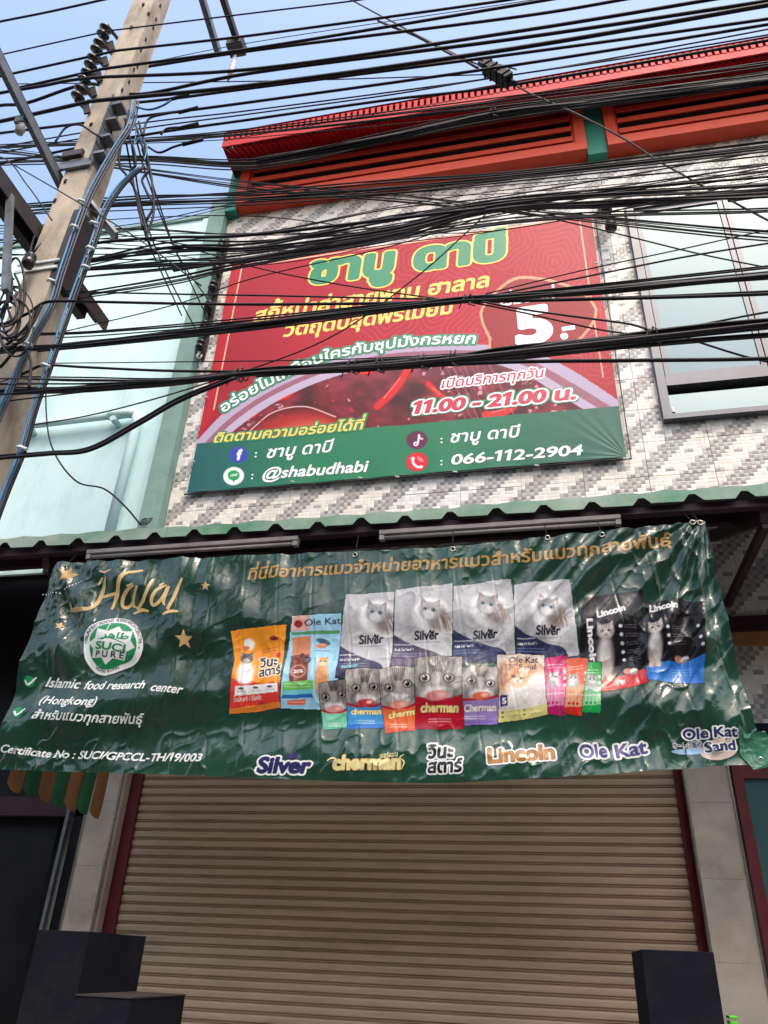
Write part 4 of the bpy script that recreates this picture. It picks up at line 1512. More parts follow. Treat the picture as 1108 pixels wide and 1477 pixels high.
nt_.links.new(nz.outputs[0], rr_.inputs[0]); nt_.links.new(rr_.outputs[0], nt_.nodes['Principled BSDF'].inputs['Base Color'])
cloth = LB.mesh('cloth', march(f_, 0.0, 1), GB, 0.0)
# hem doubled along top and foot, and a folded corner lower right
tail = [(1062, 1050), (1075, 1062), (1100, 1058), (1112, 1075), (1112, 1108), (1085, 1113), (1066, 1092)]
LB.shape('folded_corner', [tail], vinyl_mat('green_banner_back', col=lin((60, 120, 92)), rough=0.3, crinkle=0.002, cscale=10), 0.006, res=0.005)
for (x, y) in ((1008, 762), (997, 762), (868, 776), (790, 780), (100, 824), (1096, 1099), (515, 806), (655, 798)):
    X_, Z_ = LB.xz(x, y)
    Yg = LBY - float(hL(np.array(X_), np.array(Z_))) - 0.004
    ring = [(X_ + 0.013 * math.cos(a), Yg, Z_ + 0.013 * math.sin(a)) for a in np.linspace(0, 2 * math.pi, 13)]
    MB().tube(ring, 0.0035, 5).build('grommet', M['alu_bright'], lb)
    if y < 900:
        MB().tube([(X_, Yg, Z_), (X_ - 0.01, 3.9, 3.80)], 0.003, 5).build('tie_cord', M['cable'], lb)

L = dict(
    white=vm('print_white', (236, 238, 236), .3, True), gold=vm('print_gold', (196, 152, 84), .26, True), pale=vm('print_pale_gold', (222, 188, 128), .26, True),
    grn=vm('print_badge_green', (22, 140, 84), .3, True), black=vm('print_black', (26, 24, 28), .3, True), navy=vm('print_navy', (44, 44, 98), .3, True),
    purple=vm('print_purple_blue', (84, 76, 132), .3, True), brown=vm('print_brown_gold', (176, 122, 58), .28, True), yellow=vm('print_cream_yellow', (240, 224, 160), .3, True),
    beige=vm('print_beige', (214, 190, 178), .3, True), blue=vm('print_light_blue', (160, 196, 226), .3, True))
O1 = 0.0018
# gold brush lettering
HB = [([(108, 874), (110, 884), (121, 886), (137, 884), (146, 875), (154, 855), (160, 838)], (3, 5, 6, 5, 5, 5.5, 2.5)),
      ([(167, 884), (175, 862), (181, 843), (191, 832), (206, 829), (213, 829)], (3, 6, 5.5, 4.5, 5, 2)),
      ([(150, 865), (163, 863), (176, 860)], (4, 4.5, 3.5)),
      ([(202, 852), (192, 856), (183, 866), (181, 877), (187, 880), (196, 873), (206, 854)], (2.5, 4.5, 5, 4.5, 4.5, 4, 3)),
      ([(207, 853), (199, 868), (197, 877), (203, 881)], (3, 5, 5, 2)),
      ([(228, 841), (221, 858), (214, 872), (203, 884)], (2.5, 4.5, 5, 5)),
      ([(197, 889), (210, 885), (221, 887)], (3, 5, 3)),
      ([(246, 849), (234, 857), (227, 869), (226, 877), (231, 879), (240, 870), (248, 851)], (2.5, 4.5, 5, 4.5, 4.5, 4, 3)),
      ([(250, 851), (245, 866), (243, 875), (246, 880)], (3, 4.5, 4.5, 2)),
      ([(269, 840), (261, 858), (256, 872), (249, 886)], (2.5, 5, 5, 5)),
      ([(242, 893), (253, 889), (265, 889)], (3, 5, 3)),
      ([(150, 829), (158, 831), (168, 828)], (2, 3, 2)), ([(154, 838), (147, 849)], (2.4, 2.4)),
      ([(190, 852), (200, 849)], (2.4, 2.4)), ([(236, 851), (243, 846)], (2.4, 2.4))]
for p, wd in HB:
    LB.stroke('lettering', p, wd, L['pale'], O1)
for (x, y, r, ro) in ((104.6, 834, 14.5, .2), (95, 909, 7, .3), (303, 852, 7.5, .1), (272.5, 928, 13.5, 0.05)):
    LB.shape('printed_star', [star(x, y, r, ro)], L['pale'] if r < 10 else L['gold'] if x < 110 else L['pale'], O1, res=0.003)
# halal certificate roundel
bx, by = 60, 780
zc = lambda p: (bx + p[0] / 4.26, by + p[1] / 4.26)
ringp = [zc(p) for p in ((296, 690), (308, 600), (375, 532), (520, 498), (602, 532), (655, 618), (660, 700), (612, 778), (520, 812), (420, 845), (350, 822), (306, 758))]
ringp = arc(ringp + [ringp[0]])[:-1]
rc = np.array(zc((478, 668)))
LB.shape('seal_ring', [ringp], L['white'], O1, res=0.003)
LB.shape('seal_disc', [[tuple(rc + (np.array(p) - rc) * .80) for p in ringp]], L['grn'], O1 + .0006, res=0.003)
LB.shape('seal_star', [[zc(p) for p in ((515, 555), (542, 588), (600, 588), (592, 648), (617, 688), (565, 712), (540, 760), (474, 748), (427, 785), (402, 742), (345, 742), (357, 690),
                                       (330, 652), (376, 628), (390, 570), (458, 590))]], L['white'], O1 + .0012, res=0.003)
LB.text('\ufeae\ufeeb\ufe8e\ufec3', [zc((418, 628)), zc((577, 640))], 9, L['grn'], O1 + .0018, bold=.03, thai=False, name='seal_lettering')
LB.stroke('seal_lettering', [zc((392, 636)), zc((470, 632)), zc((560, 668))], (1, 2.0, .8), L['grn'], O1 + .0018, res=.003)
LB.text('SUCI', [zc((370, 690)), zc((552, 715))], 10, L['grn'], O1 + .0018, bold=.035, thai=False, name='seal_lettering', slant=-.05)
LB.text('P U R E', [zc((366, 735)), zc((536, 748))], 8, L['black'], O1 + .0018, bold=.02, thai=False, name='seal_lettering')
LB.text('ISLAMIC FOOD RESEARCH CENTRE', [zc(p) for p in ((322, 640), (342, 588), (395, 552), (515, 520), (588, 548), (632, 618), (640, 668))], 4.6, L['black'], O1 + .0018,
        bold=.012, thai=False, name='seal_lettering')
LB.text('HONG KONG', [zc(p) for p in ((358, 806), (420, 830), (505, 800))], 4.4, L['black'], O1 + .0018, bold=.012, thai=False, name='seal_lettering')
for p in ((310, 652), (641, 690)):
    LB.shape('seal_lettering', [circle(*zc(p), 1.1)], L['black'], O1 + .0018, res=.0015)
# ticks and lines of text
for (x, y) in ((51, 988), (36, 1032)):
    LB.shape('tick_disc', [circle(x, y, 7.6, 8)], L['grn'], O1, res=.003)
    LB.stroke('tick', [(x - 5.5, y - 2), (x - 1.5, y + 4), (x + 10, y - 6)], (3, 3, 2), L['white'], O1 + .0006, res=.0025)
LB.text('Islamic', [(71, 993), (121, 998)], 13.5, L['white'], O1, bold=.022, slant=.2, thai=False)
LB.text('food', [(127, 998), (156, 999)], 13, L['white'], O1, bold=.022, slant=.2, thai=False)
LB.text('research', [(162, 999), (216, 999)], 12.5, L['white'], O1, bold=.022, slant=.2, thai=False)
LB.text('center', [(225, 1002), (271, 1008)], 12.5, L['white'], O1, bold=.022, slant=.2, thai=False)
LB.text('(Hongkong)', [(64, 1018), (110, 1022), (148, 1022)], 12, L['white'], O1, bold=.022, slant=.2, thai=False)
LB.text('สำหรับแมวทุกสายพันธุ์', [(56, 1041), (130, 1046), (211, 1048)], 9.5, L['white'], O1, bold=.022, slant=.2)
LB.text('Certificate No : SUCI/GPCCL-TH/19/003', [(8, 1088), (70, 1094), (180, 1099), (296, 1102)], 11, L['white'], O1, bold=.026, slant=.2, thai=False)
LB.text('ที่นี่มีอาหารแมวจำหน่ายอาหารแมวสำหรับแมวทุกสายพันธุ์', [(361, 841), (520, 831), (680, 822), (850, 806), (968, 791)], 12.5, L['gold'], O1, bold=.024, slant=.1)
# logos along the foot
LB.text('Silver', [(374, 1117), (451, 1118)], 22, L['navy'], O1, bold=.05, slant=.15, thai=False, outline_=[(.085, L['white'])], name='logo')
LB.shape('logo', [[(417, 1098), (421, 1089), (425, 1093), (432, 1087), (434, 1096), (424, 1099)]], L['navy'], O1 + .001, res=.0025)
LB.text('cherman', [(483, 1113), (581, 1112)], 20, L['yellow'], O1, bold=.06, slant=.06, thai=False, outline_=[(.03, L['brown'])], name='logo')
LB.stroke('logo', [(476, 1101), (484, 1097), (492, 1101)], (1.4, 2.4, 1.4), L['yellow'], O1 + .001, res=.0025)
LB.stroke('logo', [(582, 1113), (586, 1103), (580, 1097), (586, 1092)], (1.4, 2.6, 2, 1.2), L['yellow'], O1 + .001, res=.0025)
LB.text('เชอร์แมน', [(551, 1097), (577, 1095)], 5.5, L['yellow'], O1, bold=.03, name='logo')
LB.text('วินะ', [(618, 1097), (655, 1096)], 15, L['black'], O1, bold=.04, slant=.1, outline_=[(.1, L['white'])], name='logo')
LB.text('สตาร์', [(619, 1118), (668, 1116)], 14, L['black'], O1, bold=.04, slant=.1, outline_=[(.1, L['white'])], name='logo')
LB.text('Lincoln', [(705, 1104), (802, 1097)], 22, L['brown'], O1, bold=.055, slant=.03, thai=False, outline_=[(.075, L['white'])], name='logo')
LB.text('Ole', [(837, 1096), (877, 1094)], 20, L['purple'], O1, bold=.03, thai=False, outline_=[(.1, L['white'])], name='logo')
LB.text('Kat', [(889, 1096), (934, 1089)], 20, L['purple'], O1, bold=.03, slant=.08, thai=False, outline_=[(.1, L['white'])], name='logo')
LB.shape('logo', [circle(1036, 1084, 27, 15, rot=-.15)], L['beige'], O1 - .0006, res=.003)
LB.shape('logo', [circle(1003, 1085, 36, 4.5, rot=-.06)], L['blue'], O1 - .0006, res=.003)
LB.text('Ole Kat', [(984, 1069), (1062, 1066)], 14, L['navy'], O1, bold=.035, slant=.08, thai=False, outline_=[(.1, L['white'])], name='logo')
LB.text('Sand', [(1016, 1088), (1060, 1084)], 14, L['navy'], O1, bold=.035, slant=.08, thai=False, outline_=[(.08, L['white'])], name='logo')
LB.text('オーレの猫砂', [(970, 1082), (1012, 1079)], 6.6, L['navy'], O1, bold=.02, thai=False, outline_=[(.1, L['white'])], name='logo')
for k in range(7):
    LB.shape('stitch', [circle(68 + k * 4.4, 862 - k * .1, .9)], L['white'], O1, res=.002)
    LB.shape('stitch', [circle(102 + k * 3.6, 856 - k * 2.1, .9)], L['white'], O1, res=.002)

# ---- printed packs: pictures worked out cell by cell, one part per pack
cL = Canvas(LB, 330, 828, 1042, 1068, 0.0031)
W_, K_ = (238, 238, 238), (28, 26, 30)


def lines_(x, y, w_, n, dy, col, slope=0.0, h=1.0, rnd=None):
    """rows too small to read: short dashes"""
    for k in range(n):
        xx = x
        while xx < x + w_:
            l_ = rt.uniform(2, 6)
            l_ = min(l_, x + w_ - xx)
            cL.line([(xx, y + k * dy + (xx - x) * slope), (xx + l_, y + k * dy + (xx + l_ - x) * slope)], h, col, .85)
            xx += l_ + 1.3


def cat_head(x, y, s, fur, dark, eye=(90, 110, 90), rot=0.0, ears=True, stripes=True, soft=.3):
    """a small photographed-looking cat head centred at x, y; s is half its width"""
    c, q = math.cos(rot), math.sin(rot)
    T = lambda u, v: (x + (u * c - v * q) * s, y + (u * q + v * c) * s)
    fur, dark = np.array(fur, float), np.array(dark, float)
    if ears:
        for m_ in (-1, 1):
            cL.poly([T(m_ * .95, -.25), T(m_ * .88, -1.25), T(m_ * .22, -.72)], fur * .86)
            cL.poly([T(m_ * .82, -.45), T(m_ * .80, -1.02), T(m_ * .42, -.68)], (196, 160, 150), .7)
    cL.ell(*T(0, 0), s * 1.0, s * .86, fur, rot, soft)
    cL.ell(*T(0, .35), s * .55, s * .42, fur * .4 + np.array((242, 240, 236)) * .6, rot, .6)
    if stripes:
        for u in (-.34, -.12, .12, .34):
            cL.line([T(u * 1.3, -.78), T(u, -.38)], max(.7, s * .10), dark, .75)
        for m_ in (-1, 1):
            cL.line([T(m_ * .55, .05), T(m_ * .95, -.08)], max(.6, s * .07), dark, .6)
            cL.line([T(m_ * .55, .22), T(m_ * .92, .2)], max(.6, s * .07), dark, .5)
    for m_ in (-1, 1):
        cL.ell(*T(m_ * .38, -.08), s * .21, s * .17, dark * .6, rot, .3)
        cL.ell(*T(m_ * .38, -.08), s * .16, s * .13, eye, rot, .3)
        cL.ell(*T(m_ * .38, -.08), s * .08, s * .11, (12, 12, 14), rot, .3)
    cL.poly([T(-.12, .18), T(.12, .18), T(0, .32)], (190, 120, 112))
    cL.line([T(0, .32), T(-.16, .46)], max(.5, s * .05), dark, .7)
    cL.line([T(0, .32), T(.16, .46)], max(.5, s * .05), dark, .7)


# 1 orange pack
cL.bag(1, [(338, 916), (372, 912), (419, 907), (415, 935), (413, 960), (409, 1025), (372, 1031), (335, 1034), (340, 1000), (343, 955)], (240, 152, 44))
cL.fur(26, 14, 9, 5)
cL.poly([(334, 1036), (341, 983), (352, 990), (368, 988), (385, 994), (400, 990), (414, 993), (410, 1026)], (222, 62, 52))
cL.poly([(334, 1036), (335, 1027), (409, 1017), (410, 1026)], (236, 132, 48))
cL.ell(364, 934, 7.5, 8, W_); cL.ell(357, 940, 8, 3, (222, 120, 60), rot=-.2)
cL.ell(361, 975, 12, 16, (222, 222, 226), soft=.5); cL.ell(361, 986, 11, 8, (238, 238, 238), soft=.5)
cat_head(361, 955, 8.5, (88, 84, 84), (20, 20, 22), (190, 160, 60))
cL.text('วินะ', (380, 968), (405, 965), 11, K_, .03, .1, True, halo=(.07, (245, 240, 232)))
cL.text('สตาร์', (381, 983), (411, 978), 10, K_, .03, .1, True, halo=(.07, (245, 240, 232)))
cL.poly([(347, 997), (407, 992), (407, 1004), (346, 1010)], (244, 240, 238))
for k in range(3):
    cL.ell(356 + k * 20, 1000 - k * 1.5, 4, 1.6, (90, 80, 78)); lines_(350 + k * 20, 1004 - k * 1.6, 12, 1, 2, (150, 140, 140))
cL.text('น้ำหนักสุทธิ 1 กิโลกรัม', (344, 1018), (383, 1014), 4.5, (250, 236, 226), .02, .1, True)
cL.ell(400, 926, 6, 3, (130, 40, 30)); cL.ell(406, 949, 3.5, 4, (215, 40, 40)); lines_(382, 941, 22, 2, 4, (170, 60, 40), -.12)
# 2 light blue pack
cL.bag(2, [(427, 895), (497, 891), (492, 1028), (450, 1027), (409, 1026), (416, 960)], (158, 208, 232))
cL.fur(14, 12, 12, 6)
cL.poly([(428, 894), (452, 893), (450, 915), (425, 916)], (232, 180, 168))
cL.ell(435, 906, 6, 5, (150, 44, 46)); cL.text('Ole Kat', (444, 909), (495, 905), 9, (50, 52, 78), .015, .08)
cL.poly([(425, 917), (493, 914), (493, 918), (425, 921)], (90, 158, 108))
cL.poly([(426, 924), (452, 922), (450, 990), (424, 991)], (212, 136, 96)); cL.poly([(424, 950), (449, 948), (449, 989), (423, 990)], (120, 62, 44))
for k in range(26):
    cL.ell(rt.uniform(426, 448), rt.uniform(948, 986), 3, 2.6, (150, 86, 58) if k % 2 else (96, 48, 36), soft=.5)
cL.ell(436, 974, 11, 9.5, (226, 196, 176)); cL.ell(436, 974, 9.6, 8.3, (132, 66, 46)); cL.text('20%', (429, 977), (443, 976), 5, (250, 240, 230), .03)
cL.ell(448, 957, 5.5, 5, (60, 58, 66)); lines_(444, 956, 9, 2, 3, (220, 220, 225))
cL.ell(470, 930, 10, 4, (64, 92, 108), rot=.3); cL.ell(467, 936, 8, 3.4, (222, 140, 100), rot=-.1); lines_(459, 943, 20, 1, 2, (60, 90, 120))
cL.ell(470, 986, 9, 30, (214, 150, 96), soft=.4); cat_head(470, 960, 7.5, (226, 166, 108), (160, 90, 50)); cL.fur(24, 3, 5, 8)
cL.poly([(415, 990), (458, 988), (458, 1000), (414, 1002)], (110, 190, 90)); cL.poly([(414, 1002), (458, 1000), (457, 1006), (413, 1008)], (120, 208, 214))
cL.poly([(413, 1008), (456, 1006), (456, 1011), (412, 1013)], (44, 108, 184)); cL.poly([(420, 1015), (446, 1013), (445, 1020), (419, 1021)], (226, 110, 84))
lines_(417, 993, 36, 2, 4, (236, 248, 236)); lines_(422, 1017, 22, 1, 3, (250, 230, 220))


def silver(i, P, hx, hy, tx, ty, tint, warm):
    xs, ys = [p[0] for p in P], [p[1] for p in P]
    x0, x1, y0, y1 = min(xs), max(xs), min(ys), max(ys)
    w_, h_ = x1 - x0, y1 - y0
    cL.bag(i, P, (190, 190, 194))
    cL.fur(22, 22, 30, 11)
    cL.poly(arc([(x0 - 3, y0 + h_ * .56), (x0 + w_ * .18, y0 + h_ * .66), (x0 + w_ * .5, y0 + h_ * .76), (x0 + w_ * .78, y0 + h_ * .84), (x0 + w_ * .84, y0 + h_ * 1.05)]) + [(x0 - 4, y1 + 5)], tint)
    cL.ell(hx + 2, hy + 5, 27, 24, (236, 236, 238), soft=.25)
    cL.poly(arc([(hx - 8, hy + 16), (hx + 10, hy + 20), (x1 + 2, hy + 14), (x1 + 4, hy + 60), (x1 - 12, hy + 50), (hx, hy + 44)]), (224, 222, 222), .6)
    cL.ell(hx + 13, hy + 11, 15, 16, (150, 140, 138), rot=.5, soft=.6)
    for k in range(22):
        u = rt.uniform(0, 1)
        cL.line([(hx + 10 + u * 18, hy + 8 + rt.uniform(-4, 6)), (hx + 14 + u * 20, hy + 22 + rt.uniform(-3, 7))], 1.3, (232, 228, 226) if k % 2 else ((132, 100, 84) if warm else (128, 124, 130)), .6)
    cat_head(hx, hy, 15, (176, 174, 178), (96, 94, 100), (130, 170, 180), rot=.12, stripes=False)
    cL.ell(hx - 2, hy + 5, 7, 6, (226, 224, 226), rot=.2, soft=.7)
    cL.fur(26, 1.6, 3.6, 13, .8)
    cL.text('Silver', (tx, ty), (tx + 34, ty - 2), 12.5, (48, 44, 52), .035, .12)
    cL.line([(tx, ty + 4), (tx + 36, ty + 2)], .9, (120, 116, 124))
    cL.poly([(tx + 20, ty - 10), (tx + 22, ty - 15), (tx + 25, ty - 12), (tx + 28, ty - 14), (tx + 28, ty - 9)], (48, 44, 52))
    lines_(x0 + 5, y0 + h_ * .72, 26, 1, 3, (232, 232, 240), -.02, 1.5)
    cL.text('Adult Cat Food 1+', (x0 + 5, y0 + h_ * .79), (x0 + 33, y0 + h_ * .785), 3.6, (238, 238, 244), .035, .05)
    lines_(x0 + 5, y0 + h_ * .83, 38, 2, 4, (150, 176, 214), -.02)


silver(3, [(503, 864), (572, 859), (569, 930), (567, 985), (489, 985), (494, 930)], 546, 891, 521, 933, (62, 60, 88), False)
cL.text('Indoor', (497, 971), (520, 968), 6, (150, 220, 226), .02, .3)
silver(4, [(573, 856), (612, 851), (655, 846), (656, 900), (652, 962), (566, 968), (571, 910)], 622, 887, 600, 927, (84, 70, 100), True)
silver(5, [(656, 851), (700, 844), (738, 839), (744, 890), (751, 957), (652, 963), (655, 900)], 704, 878, 684, 926, (60, 62, 98), True)
silver(6, [(742, 847), (780, 842), (822, 840), (829, 890), (836, 948), (744, 958), (743, 900)], 790, 882, 774, 920, (50, 54, 88), True)


def tall_pack(i, P, band, bcol, head, hs, fur, dark, tp, dotx, doty, dn, food):
    cL.bag(i, P, (22, 18, 24))
    cL.fur(10, 20, 20, 17)
    cL.poly(band, bcol)
    hx, hy = head
    cL.ell(hx, hy + hs * 2.7, hs * 1.05, hs * 2.4, np.array(fur) * .86, soft=.35)
    cL.ell(hx, hy + hs * 2.5, hs * .66, hs * 1.9, (226, 222, 220), soft=.5)
    for m_ in (-1, 1):
        cL.ell(hx + m_ * hs * .5, hy + hs * 4.9, hs * .36, hs * .5, (220, 186, 160), soft=.4)
    cL.ell(hx + hs * .0, hy + hs * 3.9, hs * .8, hs * .9, (196, 184, 176), soft=.6)
    cat_head(hx, hy, hs, fur, dark, (170, 190, 120), rot=-.06)
    cL.fur(24, 1.6, 4, 19, .1)
    cL.text('Lincoln', tp[0], tp[1], 10, W_, .05, .02)
    for k in range(dn):
        cL.ell(dotx + k * 1.6, doty + k * 10.5, 2.8, 2.4, (232, 230, 236), soft=.3)
        lines_(dotx + 6 + k * 1.6, doty - 2 + k * 10.5, 18, 2, 3, (176, 172, 184), -.12, .8)
    fx, fy = food
    cL.ell(fx, fy, 6, 4.6, (216, 150, 128)); cL.ell(fx + 9, fy, 6, 4.4, (236, 232, 230), rot=-.4); cL.ell(fx + 9, fy + 3, 6, 2, (140, 136, 140), rot=-.5)


tall_pack(7, [(840, 864), (885, 860), (927, 857), (930, 930), (934, 989), (900, 997), (867, 1004), (838, 985), (836, 930)],
          [(866, 984), (900, 976), (931, 966), (936, 990), (868, 1005)], (190, 30, 40), (873, 918), 12.5, (190, 178, 176), (84, 66, 62), ((862, 897), (901, 888)), 894, 911, 5, (905, 970))
cL.text('Lincoln', (846, 900), (852, 962), 9, W_, .05)
cL.text('F', (897, 991), (902, 990), 7, W_, .03); lines_(873, 996, 18, 2, 4, (240, 210, 210), -.1)
tall_pack(8, [(929, 872), (975, 868), (1012, 874), (1016, 945), (1013, 989), (970, 989), (933, 985), (930, 930)],
          [(932, 962), (960, 958), (990, 957), (1017, 948), (1014, 990), (932, 986)], (44, 116, 200), (944, 912), 10, (202, 192, 188), (92, 76, 70), ((937, 886), (975, 884)), 961, 913, 3, (978, 953))
lines_(938, 972, 20, 1, 3, (150, 200, 236), 0, 1.2); lines_(968, 968, 28, 3, 4, (150, 200, 236), 0, 1)
for (x, y) in ((1004, 911), (1008, 926), (1011, 937)):
    cL.ell(x, y, 2.4, 2.4, (226, 224, 230))


def pouch(i, P, col, col2, e1, e2, tongue, txt=None, tcol=(250, 224, 150)):
    """cat treat pouch: a close-up striped cat face above a coloured foot"""
    xs, ys = [p[0] for p in P], [p[1] for p in P]
    x0, x1, y0, y1 = min(xs), max(xs), min(ys), max(ys)
    cL.bag(i, P, (150, 144, 140))
    n1 = fbm(cL.x / 9, cL.y / 26, 23 + i, 3)
    m = (cL.clip > 0)
    cL.img[m] += ((n1 - .45) * 110)[m][:, None] * np.array((1, .96, .92))
    ex, ey = (e1[0] + e2[0]) / 2, (e1[1] + e2[1]) / 2
    sp_ = math.hypot(e2[0] - e1[0], e2[1] - e1[1])
    for k in range(7):
        u = (k - 3) / 3
        cL.line([(ex + u * sp_ * .34, ey - sp_ * .95), (ex + u * sp_ * .26 + .5, ey - sp_ * .62), (ex + u * sp_ * .16, ey - sp_ * .28)], sp_ * .055, (52, 44, 40), .8)
    for m_ in (-1, 1):
        for v in (.0, .22):
            cL.line([(ex + m_ * sp_ * .74, ey + sp_ * v), (ex + m_ * sp_ * 1.1, ey - sp_ * .08 + sp_ * v)], sp_ * .05, (70, 60, 56), .3)
    cL.ell(ex, ey + sp_ * .1, sp_ * .16, sp_ * .4, (196, 188, 182), soft=.8, alpha=.8)
    cL.ell(ex - sp_ * .25, ey + sp_ * .62, sp_ * .36, sp_ * .26, (232, 228, 226), soft=.6); cL.ell(ex + sp_ * .25, ey + sp_ * .62, sp_ * .36, sp_ * .26, (232, 228, 226), soft=.6)
    for (a, b) in (e1, e2):
        cL.ell(a, b, sp_ * .25, sp_ * .21, (38, 32, 30), soft=.25)
        cL.ell(a, b, sp_ * .20, sp_ * .17, (202, 196, 180), soft=.25)
        cL.ell(a, b, sp_ * .12, sp_ * .135, (14, 12, 12), soft=.25)
        cL.ell(a - sp_ * .05, b - sp_ * .06, sp_ * .04, sp_ * .04, (250, 250, 250))
    cL.fur(46, 1.5, 4.5, 29, .15)
    cL.img[m] *= (0.80 + 0.35 * fbm(cL.x / 5, cL.y / 12, 60 + i, 2))[m][:, None]
    cut = e1[1] + (y1 - e1[1]) * (0.36 if tongue else .42)
    foot = arc([(x0 - 2, cut), (x0 + (x1 - x0) * .3, cut + 4), (ex, cut + 3), (x0 + (x1 - x0) * .75, cut + 3), (x1 + 2, cut - 3)]) + [(x1 + 4, y1 + 4), (x0 - 4, y1 + 4)]
    cL.poly(foot, col)
    cL.line(arc([(x0 - 2, cut), (x0 + (x1 - x0) * .3, cut + 4), (ex, cut + 3), (x0 + (x1 - x0) * .75, cut + 3), (x1 + 2, cut - 3)]), 3.4, (186, 26, 48), .9)
    cL.ell(ex, cut - 1, sp_ * .5, sp_ * .2, tongue or (226, 140, 120), rot=-.1, soft=.35)
    cL.ell(ex + sp_ * .2, cut - 2, sp_ * .18, sp_ * .1, (250, 190, 176), rot=-.1, soft=.6)
    cL.poly([(x0 - 3, y1 - (y1 - cut) * .18), (x1 + 3, y1 - (y1 - cut) * .2), (x1 + 3, y1 + 4), (x0 - 3, y1 + 4)], col2, .7)
    if txt:
        cL.text(txt[0], txt[1], txt[2], txt[3], tcol, .05, .06, halo=(.03, np.array(col) * .6))
    lines_(x0 + (x1 - x0) * .28, y1 - (y1 - cut) * .33, (x1 - x0) * .45, 2, 3.4, (244, 236, 232), -.01, 1.2)


pouch(9, [(466, 992), (488, 988), (505, 986), (506, 1052), (469, 1056), (465, 1020)], (120, 200, 168), (70, 170, 140), (474, 1010), (497, 1007), (220, 150, 150))
pouch(10, [(503, 973), (528, 969), (552, 971), (556, 1053), (503, 1054)], (66, 150, 214), (40, 100, 200), (518, 998), (543, 996), (196, 60, 70), ('cherman', (509, 1033), (551, 1032), 8))
pouch(12, [(551, 972), (576, 966), (601, 968), (602, 1056), (558, 1061), (552, 1020)], (228, 108, 62), (214, 70, 44), (565, 998), (591, 992), (236, 160, 140), ('cherman', (563, 1039), (612, 1031), 9))
pouch(13, [(644, 972), (668, 968), (722, 965), (720, 1047), (668, 1049)], (158, 132, 196), (128, 98, 180), (682, 988), (709, 991), (222, 110, 80), ('Cherman', (671, 1030), (716, 1028), 10), (246, 230, 226))
pouch(11, [(600, 953), (634, 949), (668, 951), (669, 1000), (671, 1053), (636, 1055), (600, 1054), (602, 1000)], (182, 20, 44), (160, 10, 34), (616, 984), (650, 984), (234, 150, 144), ('cherman', (609, 1030), (662, 1030), 12.5))
# sand pack
cL.bag(14, [(717, 948), (750, 945), (786, 946), (788, 990), (792, 1035), (757, 1041), (719, 1045), (721, 1000)], (226, 214, 206))
cL.ell(752, 985, 40, 32, (214, 160, 118), soft=.5); cL.ell(778, 994, 18, 22, (236, 228, 224), soft=.6); cL.ell(728, 976, 12, 16, (150, 110, 84), soft=.7)
cL.ell(755, 1008, 26, 20, (240, 232, 226), soft=.5); cL.ell(752, 990, 17, 9, (240, 226, 214), soft=.5)
cat_head(748, 982, 16, (218, 158, 112), (160, 100, 62), rot=.15)
cL.fur(40, 3, 5, 33, .6)
cL.text('Ole Kat', (735, 959), (776, 957), 9, (56, 48, 60), .02, .06); cL.text('Sand', (749, 969), (773, 967), 9, (66, 64, 84), .015, .06)
cL.text('オーレの猫砂', (729, 964), (748, 963), 3, (60, 56, 70), .02)
cL.poly([(717, 1030), (757, 1026), (795, 1019), (795, 1040), (718, 1048)], (228, 218, 140))
cL.poly([(722, 1008), (733, 1007), (734, 1022), (723, 1023)], (60, 56, 108)); cL.text('5', (726, 1019), (731, 1019), 8, W_, .04)
for (x, y) in ((726, 1031), (726, 1037), (757, 1028), (757, 1034)):
    cL.ell(x, y, 1.7, 1.7, (120, 116, 90)); lines_(x + 4, y - .5, 20, 1, 2, (160, 156, 110), -.1, .8)


def stick(i, P, top, mid, foot, hx, hy):
    xs, ys = [p[0] for p in P], [p[1] for p in P]
    x0, x1, y0, y1 = min(xs), max(xs), min(ys), max(ys)
    h_ = y1 - y0
    cL.bag(i, P, top)
    cL.poly([(x0 - 2, y0 + h_ * .5), (x1 + 2, y0 + h_ * .48), (x1 + 2, y1), (x0 - 2, y1)], mid)
    for k in range(4):
        cL.line([(x0 + 7 + k * 5, y0 + h_ * .5), (x0 + 6 + k * 5, y0 + h_ * .82)], 2, (245, 235, 235), .35)
    lines_(x0 + 6, y0 + h_ * .17, (x1 - x0) * .6, 2, 4, (250, 240, 240), -.08, 1.2)
    cL.ell(hx, hy + 8, 9, 8, (176, 174, 176), soft=.5)
    cat_head(hx, hy, 7.5, (186, 184, 184), (70, 66, 70))
    cL.fur(18, 2, 3, 37, .2)
    cL.poly([(x0 - 2, y1 - h_ * .14), (x1 + 2, y1 - h_ * .17), (x1 + 2, y1 + 3), (x0 - 2, y1 + 3)], foot)
    lines_(x0 + 5, y0 + h_ * .66, (x1 - x0) * .7, 1, 3, W_, -.02, 1.6)
    for k in range(3):
        cL.ell(x0 + 7 + k * 6, y1 - h_ * .2, 2, 2, foot)
        cL.ell(x1 - 4, y0 + h_ * (.28 + .12 * k), 2.2, 2.2, W_)


